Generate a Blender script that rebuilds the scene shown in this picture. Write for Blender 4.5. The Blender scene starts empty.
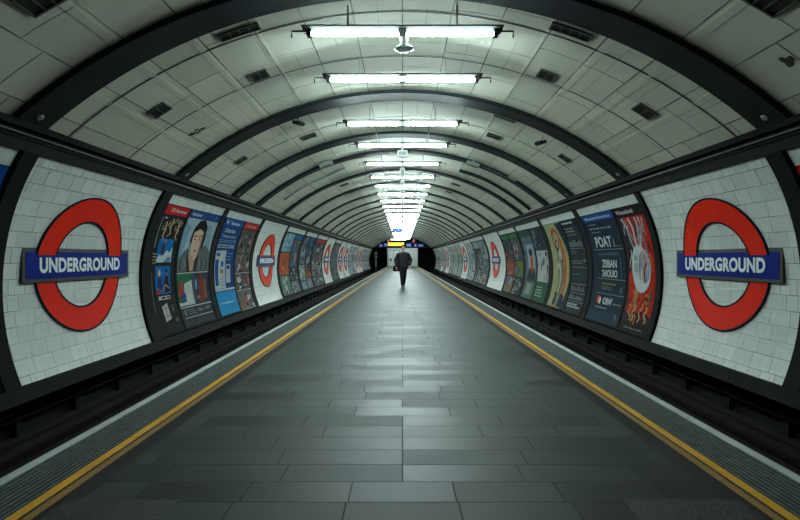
import bpy, math, random
from mathutils import Vector
from mathutils.geometry import tessellate_polygon
PI = math.pi
SC = bpy.context.scene
COL = SC.collection

# ------------------------------------------------------------------ camera, world, exposure
EYE = 1.30
F = 500.0
CX, CY = 402.5, 258.0
cam_d = bpy.data.cameras.new('camera')
cam = bpy.data.objects.new('camera', cam_d)
COL.objects.link(cam)
cam.location = (0, 0, EYE)
cam.rotation_euler = (PI / 2, 0, 0)
cam_d.sensor_width = 36
cam_d.lens = 36 * F / 800
cam_d.shift_x = -(CX - 400) / 800
cam_d.shift_y = -(260 - CY) / 800
cam_d.clip_end = 500
cam_d.clip_start = 0.05
SC.camera = cam
W = bpy.data.worlds.new('world')
SC.world = W
W.use_nodes = True
W.node_tree.nodes['Background'].inputs[0].default_value = (0.55, 0.8, 0.78, 1)
W.node_tree.nodes['Background'].inputs[1].default_value = 0.045
SC.view_settings.view_transform = 'Standard'
SC.view_settings.look = 'None'
SC.view_settings.gamma = 1
SC.view_settings.use_curve_mapping = False
SC.view_settings.exposure = 0.0
SC.cycles.diffuse_bounces = 8
SC.cycles.max_bounces = 12
TUBE_POWER = 158.0
TUBE_COLOR = (0.81, 1.0, 0.985)

# ------------------------------------------------------------------ materials
def lin(c):
    return tuple(((v / 255) / 12.92 if v / 255 <= 0.04045 else ((v / 255 + 0.055) / 1.055) ** 2.4) for v in c)

class NT:
    def __init__(s, name):
        s.m = bpy.data.materials.new(name)
        s.m.use_nodes = True
        s.t = s.m.node_tree
        s.b = s.t.nodes['Principled BSDF']
    def n(s, kind, **kw):
        o = s.t.nodes.new(kind)
        for k, v in kw.items():
            setattr(o, k, v)
        return o
    def l(s, a, b):
        s.t.links.new(a, b)
    def val(s, sock, v):
        if isinstance(v, bpy.types.NodeSocket):
            s.l(v, sock)
        else:
            sock.default_value = v
    def math(s, op, a, b=0.0, c=0.0):
        o = s.n('ShaderNodeMath', operation=op)
        s.val(o.inputs[0], a); s.val(o.inputs[1], b); s.val(o.inputs[2], c)
        return o.outputs[0]
    def mix(s, f, a, b, mode='MIX'):
        o = s.n('ShaderNodeMix', data_type='RGBA', blend_type=mode)
        s.val(o.inputs[0], f)
        s.val(o.inputs[6], a if isinstance(a, bpy.types.NodeSocket) else (*a, 1))
        s.val(o.inputs[7], b if isinstance(b, bpy.types.NodeSocket) else (*b, 1))
        return o.outputs[2]
    def noise(s, vec, scale, detail=4, rough=0.6):
        o = s.n('ShaderNodeTexNoise')
        o.inputs['Scale'].default_value = scale
        o.inputs['Detail'].default_value = detail
        o.inputs['Roughness'].default_value = rough
        s.l(vec, o.inputs['Vector'])
        return o.outputs[0]
    def ramp(s, f, a, b):
        o = s.n('ShaderNodeMapRange')
        s.l(f, o.inputs[0])
        o.inputs[1].default_value = a; o.inputs[2].default_value = b
        return o.outputs[0]
    def uv(s):
        return s.n('ShaderNodeUVMap').outputs[0]
    def obj(s):
        return s.n('ShaderNodeTexCoord').outputs['Object']
    def bump(s, h, strength=0.3, dist=0.01):
        o = s.n('ShaderNodeBump')
        o.inputs['Strength'].default_value = strength
        o.inputs['Distance'].default_value = dist
        s.l(h, o.inputs['Height'])
        s.l(o.outputs[0], s.b.inputs['Normal'])

def irregular(t, ru, rv, rowh, wmin, wmax, gap, quant=0, seed=0.0):
    """running tiles: rows along rv, random tile width and offset in every row. returns joint mask, random value per tile"""
    r = t.math('DIVIDE', rv, rowh)
    row = t.math('FLOOR', r)
    w1 = t.n('ShaderNodeTexWhiteNoise', noise_dimensions='1D')
    t.l(t.math('ADD', row, seed + 0.37), w1.inputs['W'])
    w2 = t.n('ShaderNodeTexWhiteNoise', noise_dimensions='1D')
    t.l(t.math('ADD', row, seed + 71.77), w2.inputs['W'])
    wid = t.math('MULTIPLY_ADD', w1.outputs[0], wmax - wmin, wmin)
    offs = w2.outputs[0]
    if quant:
        offs = t.math('DIVIDE', t.math('FLOOR', t.math('MULTIPLY', offs, quant)), quant)
    u = t.math('ADD', t.math('DIVIDE', ru, wid), offs)
    cell = t.math('FLOOR', u)
    fu = t.math('MULTIPLY', t.math('ABSOLUTE', t.math('SUBTRACT', t.math('SUBTRACT', u, cell), 0.5)), 2.0)
    du = t.math('MULTIPLY', t.math('SUBTRACT', 1.0, fu), t.math('MULTIPLY', wid, 0.5))
    fv = t.math('MULTIPLY', t.math('ABSOLUTE', t.math('SUBTRACT', t.math('SUBTRACT', r, row), 0.5)), 2.0)
    dv = t.math('MULTIPLY', t.math('SUBTRACT', 1.0, fv), rowh * 0.5)
    d = t.math('MINIMUM', du, dv)
    mask = t.math('SUBTRACT', 1.0, t.ramp(d, gap * 0.4, gap))
    wn = t.n('ShaderNodeTexWhiteNoise', noise_dimensions='2D')
    cmb = t.n('ShaderNodeCombineXYZ')
    t.l(cell, cmb.inputs[0]); t.l(row, cmb.inputs[1])
    t.l(cmb.outputs[0], wn.inputs[0])
    return mask, wn.outputs[0]

def mat(name, rgb, rough=0.5, metal=0.0, var=0.12, scale=6.0, bump=0.0, spec=0.25):
    t = NT(name)
    c = lin(rgb)
    v = t.obj()
    nz = t.noise(v, scale)
    dark = tuple(x * (1 - var * 1.6) for x in c)
    lite = tuple(min(1, x * (1 + var)) for x in c)
    t.l(t.mix(t.ramp(nz, 0.3, 0.7), dark, lite), t.b.inputs['Base Color'])
    t.b.inputs['Roughness'].default_value = rough
    t.b.inputs['Metallic'].default_value = metal
    t.b.inputs['Specular IOR Level'].default_value = spec
    if bump:
        t.bump(t.noise(v, scale * 6), bump)
    return t.m

def floor_mat():
    t = NT('slate floor tiles')
    sep = t.n('ShaderNodeSeparateXYZ'); uv = t.uv(); t.l(uv, sep.inputs[0])
    m, rnd = irregular(t, sep.outputs[0], sep.outputs[1], 0.242, 0.50, 0.95, 0.006, quant=2)
    base = t.mix(rnd, lin((22, 30, 30)), lin((56, 67, 66)))
    fine = t.noise(uv, 160, 3)
    big = t.noise(uv, 1.3, 5)
    base = t.mix(t.ramp(fine, 0.3, 0.75), base, lin((60, 69, 67)), 'MIX')
    mx = t.mix(0.6, base, t.mix(rnd, lin((22, 30, 30)), lin((60, 71, 70))))
    mx = t.mix(t.math('MULTIPLY', t.ramp(big, 0.45, 0.75), 0.35), mx, lin((32, 38, 38)))
    col = t.mix(t.math('MULTIPLY', m, 0.75), mx, lin((8, 11, 11)))
    t.l(col, t.b.inputs['Base Color'])
    ro = t.math('MULTIPLY_ADD', m, 0.2, t.math('MULTIPLY_ADD', rnd, 0.03, 0.49))
    ro = t.math('MULTIPLY_ADD', rnd, 0.10, ro)
    t.l(ro, t.b.inputs['Roughness'])
    t.b.inputs['Specular IOR Level'].default_value = 0.27
    h = t.math('MULTIPLY_ADD', m, -1.0, t.math('MULTIPLY', fine, 0.25))
    t.bump(h, 0.2, 0.002)
    return t.m

def vault_mat():
    t = NT('painted ceiling boards')
    sep = t.n('ShaderNodeSeparateXYZ'); uv = t.uv(); t.l(uv, sep.inputs[0])
    m, rnd = irregular(t, sep.outputs[1], sep.outputs[0], 0.66, 0.95, 1.5, 0.013, seed=3)
    m2, rnd2 = irregular(t, sep.outputs[1], sep.outputs[0], 0.33, 0.6, 1.5, 0.007, seed=9)
    big = t.noise(uv, 0.8, 6)
    sel = t.ramp(t.noise(uv, 0.7, 1), 0.5, 0.56)
    base = t.mix(rnd, lin((194, 196, 180)), lin((208, 210, 193)))
    base = t.mix(t.math('MULTIPLY', t.ramp(big, 0.45, 0.8), 0.35), base, lin((166, 171, 157)))
    grime = t.ramp(t.noise(uv, 5, 8, 0.75), 0.62, 0.8)
    base = t.mix(t.math('MULTIPLY', grime, 0.5), base, lin((84, 86, 76)))
    jj = t.math('MULTIPLY', m, t.ramp(t.noise(uv, 1.1, 3), 0.25, 0.55))
    base = t.mix(t.math('MULTIPLY', jj, 0.85), base, lin((58, 60, 54)))
    base = t.mix(t.math('MULTIPLY', t.math('MULTIPLY', m2, sel), 0.55), base, lin((70, 72, 64)))
    t.l(base, t.b.inputs['Base Color'])
    t.b.inputs['Roughness'].default_value = 0.65
    t.b.inputs['Specular IOR Level'].default_value = 0.15
    h = t.math('MULTIPLY_ADD', m, -1.0, t.math('MULTIPLY', t.noise(uv, 2.2, 2), 0.8))
    t.bump(h, 0.3, 0.012)
    return t.m

def tile_mat(name, rowh, wmin, wmax, gap, jd):
    t = NT(name)
    sep = t.n('ShaderNodeSeparateXYZ'); uv = t.uv(); t.l(uv, sep.inputs[0])
    m, rnd = irregular(t, sep.outputs[0], sep.outputs[1], rowh, wmin, wmax, gap, seed=5)
    base = t.mix(rnd, lin((205, 213, 209)), lin((222, 228, 224)))
    d1 = t.ramp(t.noise(uv, 3.5, 9, 0.75), 0.55, 0.75)
    base = t.mix(t.math('MULTIPLY', d1, 0.45), base, lin((120, 124, 118)))
    m2, r2 = irregular(t, sep.outputs[0], sep.outputs[1], rowh, wmin*0.5, wmin*1.1, gap*0.8, seed=31)
    sel = t.ramp(t.noise(uv, 1.1, 2), 0.50, 0.53)
    if jd > 0.9:
        m = t.math('MAXIMUM', m, t.math('MULTIPLY', m2, t.math('MULTIPLY', sel, 0.8)))
    jm = t.math('MULTIPLY', m, t.math('MULTIPLY_ADD', t.ramp(t.noise(uv, 2.0, 5, 0.7), 0.4, 0.6), 0.6, 0.4))
    base = t.mix(t.math('MULTIPLY', jm, jd), base, lin((62, 66, 62)))
    spots = t.ramp(t.noise(uv, 9, 6, 0.8), 0.66, 0.76)
    base = t.mix(t.math('MULTIPLY', spots, 0.7), base, lin((70, 72, 68)))
    t.l(base, t.b.inputs['Base Color'])
    t.b.inputs['Roughness'].default_value = 0.3
    h = t.math('MULTIPLY_ADD', m, -1.0, t.math('MULTIPLY', rnd, 0.25))
    t.bump(h, 0.3, 0.006)
    return t.m

def line_mat(name, rgb, wear):
    t = NT(name)
    v = t.obj()
    w = t.ramp(t.noise(v, 14, 6, 0.8), 0.60, 0.66)
    base = t.mix(t.ramp(t.noise(v, 3, 4), 0.3, 0.7), lin(rgb), tuple(x * 0.72 for x in lin(rgb)))
    t.l(t.mix(t.math('MULTIPLY', w, wear), base, lin((48, 48, 40))), t.b.inputs['Base Color'])
    t.b.inputs['Roughness'].default_value = 0.5
    return t.m

def granite_mat():
    t = NT('speckled aggregate slab')
    v = t.obj()
    o = t.n('ShaderNodeTexVoronoi'); o.inputs['Scale'].default_value = 90
    t.l(v, o.inputs['Vector'])
    sp = t.math('SUBTRACT', 1.0, t.ramp(o.outputs['Distance'], 0.18, 0.4))
    t.l(t.mix(t.math('MULTIPLY', sp, 0.5), lin((34, 37, 34)), lin((128, 126, 110))), t.b.inputs['Base Color'])
    t.b.inputs['Roughness'].default_value = 0.6
    return t.m

def emit_mat(name, rgb, power, linear=False):
    t = NT(name)
    c = rgb if linear else lin(rgb)
    t.b.inputs['Base Color'].default_value = (*c, 1)
    t.b.inputs['Emission Color'].default_value = (*c, 1)
    t.b.inputs['Emission Strength'].default_value = power
    return t.m

M = {}
M['floor'] = floor_mat()
M['vault'] = vault_mat()
M['tiles'] = tile_mat('cracked white wall tiles', 0.205, 0.24, 0.42, 0.006, 1.0)
M['boards'] = tile_mat('white wall boards', 0.31, 2.4, 3.6, 0.010, 0.75)
M['band'] = mat('plain white band', (205, 213, 210), 0.35)
M['rib'] = mat('dark steel rib paint', (32, 38, 41), 0.65, 0.0, 0.2, 3, 0.05, 0.12)
M['frame'] = mat('dark grey panel frame', (27, 31, 31), 0.7, 0.0, 0.18, 4, 0, 0.05)
M['lit_rail'] = mat('lit grey green rail', (40, 46, 45), 0.7, 0.0, 0.15, 4, 0, 0.08)  # frame grey made lighter: light on the top rail put into the colour
M['cornice'] = mat('black cornice', (15, 17, 18), 0.8, 0.0, 0.2, 3, 0, 0.05)
M['cable'] = mat('pale conduit', (150, 157, 155), 0.35)
M['soot'] = mat('sooty trackside wall', (15, 15, 15), 0.85, 0.0, 0.4, 2.5, 0.2)
M['pit'] = mat('sooty track bed', (10, 10, 10), 0.9, 0.0, 0.4, 8, 0.4)
M['post'] = mat('sooty post', (28, 30, 30), 0.8, 0, 0.3, 4, 0, 0.1)
M['black'] = mat('black recess', (12, 13, 13), 0.8)
M['steelrail'] = mat('worn rail steel', (34, 31, 29), 0.5, 0.6, 0.3, 5)
M['rust'] = mat('rusty brown rail', (34, 29, 25), 0.8, 0.1, 0.35, 6)
M['asphalt'] = mat('dark smooth margin', (30, 37, 37), 0.45, 0.0, 0.2, 9, 0.05)
M['ridge'] = mat('pale tactile ridge', (100, 110, 110), 0.5, 0.0, 0.2, 12)
M['groove'] = mat('dark tactile groove', (36, 41, 41), 0.7, 0.0, 0.2, 12)
M['edge_white'] = line_mat('white edge paint', (206, 214, 210), 0.25)
M['yellow'] = line_mat('yellow line paint', (238, 176, 38), 0.7)
M['yellow_dull'] = line_mat('worn yellow line paint', (160, 122, 62), 0.75)
M['granite'] = granite_mat()
M['tube'] = emit_mat('fluorescent tube', TUBE_COLOR, TUBE_POWER, True)
M['fitting'] = mat('lamp fitting grey', (128, 134, 130), 0.4)
M['batten'] = mat('lamp batten dark', (30, 33, 33), 0.8, 0, 0.1, 6, 0, 0.05)
M['fitdark'] = mat('lamp cap dark', (52, 52, 54), 0.4)
M['pink'] = mat('lamp cap pink', (170, 120, 130), 0.4)
M['glass'] = mat('milky glass', (190, 215, 218), 0.15)
M['glass'].node_tree.nodes['Principled BSDF'].inputs['Transmission Weight'].default_value = 0.75
M['white'] = mat('white plastic', (225, 230, 228), 0.4)
M['ventdark'] = mat('vent grille dark', (34, 35, 34), 0.6)
M['ventbar'] = mat('vent grille bar', (74, 76, 72), 0.5)
M['red'] = mat('signal red enamel', (236, 46, 22), 0.5, 0, 0.05, 2, 0, 0.04)
M['redb'] = mat('orange red enamel', (236, 62, 30), 0.5, 0, 0.05, 2, 0, 0.04)
M['navy'] = mat('navy outline enamel', (18, 22, 44), 0.5, 0, 0.05, 2, 0, 0.04)
M['blue'] = mat('royal blue enamel', (8, 36, 130), 0.5, 0, 0.06, 2, 0, 0.04)
M['silver'] = mat('grey metal sign frame', (74, 76, 72), 0.5, 0.0, 0.1, 4, 0, 0.1)
M['letter'] = mat('white enamel letter', (232, 236, 240), 0.5, 0, 0.03, 2, 0, 0.05)

_ink = {}
def ink(rgb):
    if isinstance(rgb, str):
        return M[rgb]
    k = tuple(rgb)
    if k not in _ink:
        _ink[k] = mat('ink %d %d %d' % k, tuple(int(x*0.95-4) if x > 8 else x for x in k), 0.6, 0, 0.10, 5, 0, 0.02)
    return _ink[k]

# ------------------------------------------------------------------ mesh builder
class MB:
    def __init__(s):
        s.v, s.f, s.mi, s.uv, s.mats, s.sm = [], [], [], [], [], []
    def midx(s, m):
        if m not in s.mats:
            s.mats.append(m)
        return s.mats.index(m)
    def face(s, pts, m, uvs=None, smooth=False):
        b = len(s.v)
        s.v += [tuple(p) for p in pts]
        s.f.append(tuple(range(b, b + len(pts))))
        s.mi.append(s.midx(m))
        s.uv.append(uvs or [(0, 0)] * len(pts))
        s.sm.append(smooth)
    def box(s, lo, hi, m):
        x0, y0, z0 = lo; x1, y1, z1 = hi
        P = lambda *a: a
        s.face([P(x0,y0,z0), P(x0,y1,z0), P(x1,y1,z0), P(x1,y0,z0)], m, [(x0,y0),(x0,y1),(x1,y1),(x1,y0)])
        s.face([P(x0,y0,z1), P(x1,y0,z1), P(x1,y1,z1), P(x0,y1,z1)], m, [(x0,y0),(x1,y0),(x1,y1),(x0,y1)])
        s.face([P(x0,y0,z0), P(x1,y0,z0), P(x1,y0,z1), P(x0,y0,z1)], m, [(x0,z0),(x1,z0),(x1,z1),(x0,z1)])
        s.face([P(x1,y1,z0), P(x0,y1,z0), P(x0,y1,z1), P(x1,y1,z1)], m, [(x1,z0),(x0,z0),(x0,z1),(x1,z1)])
        s.face([P(x0,y1,z0), P(x0,y0,z0), P(x0,y0,z1), P(x0,y1,z1)], m, [(y1,z0),(y0,z0),(y0,z1),(y1,z1)])
        s.face([P(x1,y0,z0), P(x1,y1,z0), P(x1,y1,z1), P(x1,y0,z1)], m, [(y0,z0),(y1,z0),(y1,z1),(y0,z1)])
    def tube(s, pts, r, m, n=10, caps=True):
        pts = [Vector(p) for p in pts]
        rs = r if isinstance(r, (list, tuple)) else [r] * len(pts)
        rings = []
        up = None
        for i, p in enumerate(pts):
            t = (pts[min(i + 1, len(pts) - 1)] - pts[max(i - 1, 0)]).normalized()
            if up is None:
                up = Vector((0, 0, 1)) if abs(t.z) < 0.9 else Vector((0, 1, 0))
            a = t.cross(up).normalized(); b = a.cross(t).normalized()
            up = b
            rings.append([p + (a * math.cos(2*PI*k/n) + b * math.sin(2*PI*k/n)) * rs[i] for k in range(n)])
        for i in range(len(rings) - 1):
            for k in range(n):
                s.face([rings[i][k], rings[i][(k+1) % n], rings[i+1][(k+1) % n], rings[i+1][k]], m, None, True)
        if caps:
            s.face(rings[0][::-1], m); s.face(rings[-1], m)
    def lathe(s, c, prof, m, n=20):
        c = Vector(c)
        for (r0, z0), (r1, z1) in zip(prof, prof[1:]):
            for k in range(n):
                a, b = 2*PI*k/n, 2*PI*(k+1)/n
                q = [c + Vector((r0*math.cos(a), r0*math.sin(a), z0)), c + Vector((r0*math.cos(b), r0*math.sin(b), z0)),
                     c + Vector((r1*math.cos(b), r1*math.sin(b), z1)), c + Vector((r1*math.cos(a), r1*math.sin(a), z1))]
                if r0 < 1e-5: q = q[1:]
                elif r1 < 1e-5: q = q[:3]
                s.face(q, m, None, True)
    def slab(s, S, u0, u1, v0, v1, o0, o1, m, nu=1, nv=1, smooth=False):
        """box bent onto a surface S(u, v, off)"""
        us = [u0 + (u1-u0)*i/nu for i in range(nu+1)]
        vs = [v0 + (v1-v0)*i/nv for i in range(nv+1)]
        for i in range(nu):
            for j in range(nv):
                q = [(us[i],vs[j]), (us[i+1],vs[j]), (us[i+1],vs[j+1]), (us[i],vs[j+1])]
                s.face([S(a,b,o1) for a,b in q], m, q, smooth)
                if o0 != o1:
                    s.face([S(a,b,o0) for a,b in q[::-1]], m, q[::-1], smooth)
        if o0 != o1:
            for i in range(nu):
                for v in (v0, v1):
                    s.face([S(us[i],v,o0), S(us[i+1],v,o0), S(us[i+1],v,o1), S(us[i],v,o1)], m, [(us[i],v)]*4)
            for j in range(nv):
                for u in (u0, u1):
                    s.face([S(u,vs[j],o0), S(u,vs[j+1],o0), S(u,vs[j+1],o1), S(u,vs[j],o1)], m, [(u,vs[j])]*4)
    def build(s, name, parent=None, org=None, merge=True):
        me = bpy.data.meshes.new(name)
        o = Vector(org) if org is not None else Vector((0, 0, 0))
        # merge identical corners so surfaces are connected
        idx, vv, ff = {}, [], []
        for f in s.f:
            g = []
            for i in f:
                p = s.v[i]; k = (round(p[0], 4), round(p[1], 4), round(p[2], 4))
                if k not in idx:
                    idx[k] = len(vv); vv.append(Vector(p) - o)
                g.append(idx[k])
            ff.append(g)
        keep = [i for i, g in enumerate(ff) if len(set(g)) == len(g) and len(g) > 2]
        me.from_pydata(vv, [], [ff[i] for i in keep])
        for m in s.mats: me.materials.append(m)
        ul = me.uv_layers.new(name='UVMap')
        for p, i in zip(me.polygons, keep):
            p.material_index = s.mi[i]; p.use_smooth = s.sm[i]
            for li, w in zip(p.loop_indices, s.uv[i]): ul.data[li].uv = w
        ob = bpy.data.objects.new(name, me)
        COL.objects.link(ob)
        if parent is not None: ob.parent = parent
        elif org is not None: ob.location = o
        return ob

def tag(o, label=None, cat=None, group=None, kind=None):
    if label: o['label'] = label
    if cat: o['category'] = cat
    if group: o['group'] = group
    if kind: o['kind'] = kind
    return o
def empty(name, loc, label=None, cat=None, group=None, kind=None):
    e = bpy.data.objects.new(name, None); COL.objects.link(e)
    e.location = loc; e.empty_display_size = 0.2
    return tag(e, label, cat, group, kind)
def structure(o, label=None):
    return tag(o, label, None, None, 'structure')
def copy_tree(o, parent=None):
    c = o.copy(); COL.objects.link(c)
    if parent is not None: c.parent = parent
    for ch in [x for x in COL.objects if x.parent == o]:
        copy_tree(ch, c)
    return c
ORD = ['nearest', 'second', 'third', 'fourth', 'fifth', 'sixth', 'seventh', 'eighth', 'ninth', 'tenth', 'eleventh', 'twelfth', 'thirteenth',
       'fourteenth', 'fifteenth', 'sixteenth', 'seventeenth', 'eighteenth', 'nineteenth', 'twentieth', 'twenty-first', 'twenty-second', 'twenty-third',
       'twenty-fourth', 'twenty-fifth', 'twenty-sixth', 'twenty-seventh', 'twenty-eighth', 'twenty-ninth', 'thirtieth']

# ------------------------------------------------------------------ tunnel shape
XW, ZW, RW = 5.0, 0.92, 3.2              # widest point of the side walls and their bend
VC, VR, XF = -2.2, 6.78, 4.45            # vault centre height, radius, half width at its foot
AMAX = VR * math.asin(XF / VR)
Y0, Y1 = -4.0, 78.0
def xwall(z):
    return XW - (RW - math.sqrt(RW*RW - (z-ZW)**2))
def wall_pt(side, y, z, off):
    return (side * (xwall(z) - off), y, z)
def SW(side):                             # u = depth, v = height
    return lambda u, v, o: wall_pt(side, u, v, o)
def SV(a, y, off):                        # a = arc position from the crown
    th = a / VR
    return ((VR-off)*math.sin(th), y, VC + (VR-off)*math.cos(th))
def vault_at(px, py):
    X, Z = (px-CX)/F, (CY-py)/F
    H = EYE - VC
    A = X*X + Z*Z; B = 2*Z*H; C = H*H - VR*VR
    d = (-B + math.sqrt(B*B - 4*A*C)) / (2*A)
    return VR*math.asin(X*d/VR), d

# ------------------------------------------------------------------ big structure
EDGE = 2.37
b = MB()
b.box((-1.72, Y0, -0.06), (1.72, Y1, 0), M['floor'])
floor = structure(b.build('floor'), 'dark slate platform paving with a long sheen down the middle')
b = MB()
for s in (-1, 1):
    x0, x1 = sorted((s*1.72, s*1.845)); b.box((x0, Y0, -0.06), (x1, Y1, 0.0), M['asphalt'])
    x0, x1 = sorted((s*1.895, s*1.915)); b.box((x0, Y0, -0.06), (x1, Y1, 0.0), M['asphalt'])
b.build('paving_margin', floor)
b = MB()
for s in (-1, 1):
    x0, x1 = sorted((s*1.845, s*1.895)); b.box((x0, Y0, -0.06), (x1, Y1, 0.002), M['yellow_dull'])
tag(b.build('worn_line', floor), 'thin faded yellow line')
b = MB()
for s in (-1, 1):
    x0, x1 = sorted((s*1.915, s*1.975)); b.box((x0, Y0, -0.06), (x1, Y1, 0.003), M['yellow'])
tag(b.build('yellow_line', floor), 'bright yellow safety line')
b = MB(); g = MB()
for s in (-1, 1):
    x0, x1 = sorted((s*1.975, s*2.298)); g.box((x0, Y0, -0.06), (x1, Y1, -0.004), M['groove'])
    for k in range(9):
        c = 1.99 + k*0.0352
        x0, x1 = sorted((s*c, s*(c+0.015))); b.box((x0, Y0, -0.004), (x1, Y1, 0.003), M['ridge'])
g.build('tactile_base', floor); b.build('tactile_ridges', floor)
b = MB()
for s in (-1, 1):
    x0, x1 = sorted((s*2.298, s*2.352)); b.box((x0, Y0, -0.08), (x1, Y1, 0.002), M['edge_white'])
    x0, x1 = sorted((s*2.357, s*EDGE)); b.box((x0, Y0, -0.08), (x1, Y1, 0.0), M['edge_white'])
tag(b.build('white_edge', floor), 'white painted platform edge')
b = MB()
b.box((-2.30, Y0, -1.25), (2.30, Y1, -0.081), M['soot'])
structure(b.build('platform_base'), 'sooty solid base under the platform')
for i, (x0, x1) in enumerate(((-1.80, -1.20), (1.18, 1.80))):
    b = MB(); b.box((x0, 2.30, -0.02), (x1 if i == 0 else x1, 2.69, 0.0015), M['granite'])
    tag(b.build('speckled_slab', floor), 'speckled aggregate slab')

b = MB()
b.slab(SV, -AMAX, AMAX, Y0, Y1, 0, 0, M['vault'], 64, 1, True)
b.slab(lambda u, v, o: SV(u, v, -0.2), -AMAX, AMAX, Y0, Y1, 0, 0, M['soot'], 32, 1, True)
ceiling = structure(b.build('ceiling'), 'cream painted barrel vault of jointed boards')
b = MB()
for a in (1.98, 2.72, 3.45, 4.15):
    for s in (-1, 1):
        b.slab(SV, s*a-0.045, s*a+0.045, 6.2, Y1, 0, 0.006, M['vault'], 1, 1)
for a in (2.3, 3.4):
    for s in (-1, 1):
        b.slab(SV, s*a-0.05, s*a+0.05, Y0, 5.68, 0, 0.006, M['vault'], 1, 1)
b.build('joint_cover', ceiling)
b = MB()   # a continuous joint running round the vault
for d, w in ((6.66, 0.016), (8.12, 0.008), (11.6, 0.012)):
    b.slab(SV, -AMAX, AMAX, d-w, d+w, 0, 0.006, M['ventbar'], 48, 1)
b.build('ring_joint', ceiling)
for s, nm in ((-1, 'left'), (1, 'right')):
    b = MB(); S = SW(s)
    b.slab(S, Y0, Y1, -0.50, 2.70, -0.25, -0.02, M['cornice'], 1, 22, True)
    structure(b.build('wall_' + nm), 'dark curved side wall carrying the panels, ' + nm + ' side')
    # wall foot beside the track
    b = MB()
    x0, x1 = sorted((s*4.98, s*5.25)); b.box((x0, Y0, -1.3), (x1, Y1, -0.44), M['soot'])
    x0, x1 = sorted((s*4.80, s*4.98)); b.box((x0, Y0, -1.3), (x1, Y1, -0.98), M['soot'])
    y = Y0
    k = 0
    while y < Y1 - 1:
        x0, x1 = sorted((s*4.90, s*4.98)); b.box((x0, y, -0.98), (x1, y+0.09, -0.5), M['post'])
        if k % 3 == 1:
            x0, x1 = sorted((s*4.965, s*4.985)); b.box((x0, y+0.15, -0.95), (x1, y+0.7, -0.62), M['black'])
        y += 1.15; k += 1
    structure(b.build('trackside_' + nm), 'sooty low wall with posts beside the track, ' + nm + ' side')
    b = MB()
    x0, x1 = sorted((s*2.30, s*5.2)); b.box((x0, Y0, -1.45), (x1, Y1 + 8, -1.2), M['pit'])
    structure(b.build('track_bed_' + nm), 'black sooty track bed, ' + nm + ' side')
    # cornice
    b = MB()
    prof = [(4.62, 2.62), (4.50, 2.68), (4.42, 2.69), (4.42, 2.80), (4.36, 2.805), (4.36, 2.88), (4.42, 2.91), (4.47, 2.93)]
    for (xa, za), (xb, zb) in zip(prof, prof[1:]):
        b.face([(s*xa, Y0, za), (s*xa, Y1, za), (s*xb, Y1, zb), (s*xb, Y0, zb)], M['cornice'])
    b.face([(s*4.47, Y0, 2.93), (s*4.47, Y1, 2.93), (s*4.8, Y1, 2.93), (s*4.8, Y0, 2.93)], M['cornice'])
    b.face([(s*4.62, Y0, 2.60), (s*4.62, Y1, 2.60), (s*4.8, Y1, 2.60), (s*4.8, Y0, 2.60)], M['cornice'])
    structure(b.build('cornice_' + nm), 'black stepped cornice under the vault, ' + nm + ' side')
    b = MB(); b.tube([(s*4.40, Y0, 2.745), (s*4.40, Y1, 2.745)], 0.012, M['cable'], 8)
    tag(b.build('cable_conduit'), 'thin pale conduit running along the black cornice on the %s wall' % nm, 'conduit', 'conduits along the cornices')
    for z, r, w in ((-0.66, 0.022, 'upper'), (-0.74, 0.016, 'lower')):
        b = MB(); b.tube([(s*4.87, Y0, z), (s*4.87, Y1, z)], r, M['steelrail'], 8)
        tag(b.build('track_cable'), '%s of the dark cables strung low on the %s trackside wall' % (w, nm), 'cable', 'trackside cables')
    # rails
    for x, hh, wh, mm in ((2.98, -0.98, 'beside the platform', 'steelrail'), (4.42, -0.98, 'far side of the track', 'steelrail'), (3.70, -1.02, 'centre of the track', 'rust'), (4.74, -0.93, 'against the wall foot', 'rust')):
        b = MB(); c = s*x
        b.box((c-0.035, Y0, hh-0.04), (c+0.035, Y1+6, hh), M[mm])
        b.box((c-0.01, Y0, hh-0.12), (c+0.01, Y1+6, hh-0.04), M['rust'])
        b.box((c-0.07, Y0, -1.2), (c+0.07, Y1+6, hh-0.12), M['rust'])
        tag(b.build('track_rail'), 'steel rail in the %s track pit, %s' % (nm, wh), 'rail', 'track rails')

# top and bottom rails of the panel wall
for s, nm in ((-1, 'left'), (1, 'right')):
    b = MB(); S = SW(s)
    b.slab(S, Y0, Y1, 2.575, 2.68, -0.02, 0.045, M['lit_rail'], 1, 3)
    structure(b.build('trim_1' if s < 0 else 'trim_2'), 'dark rail above the panels, %s wall' % nm)
    b = MB()
    b.slab(S, Y0, Y1, -0.47, -0.30, -0.02, 0.06, M['frame'], 1, 3)
    structure(b.build('trim_3' if s < 0 else 'trim_4'), 'dark rail below the panels, %s wall' % nm)

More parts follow.
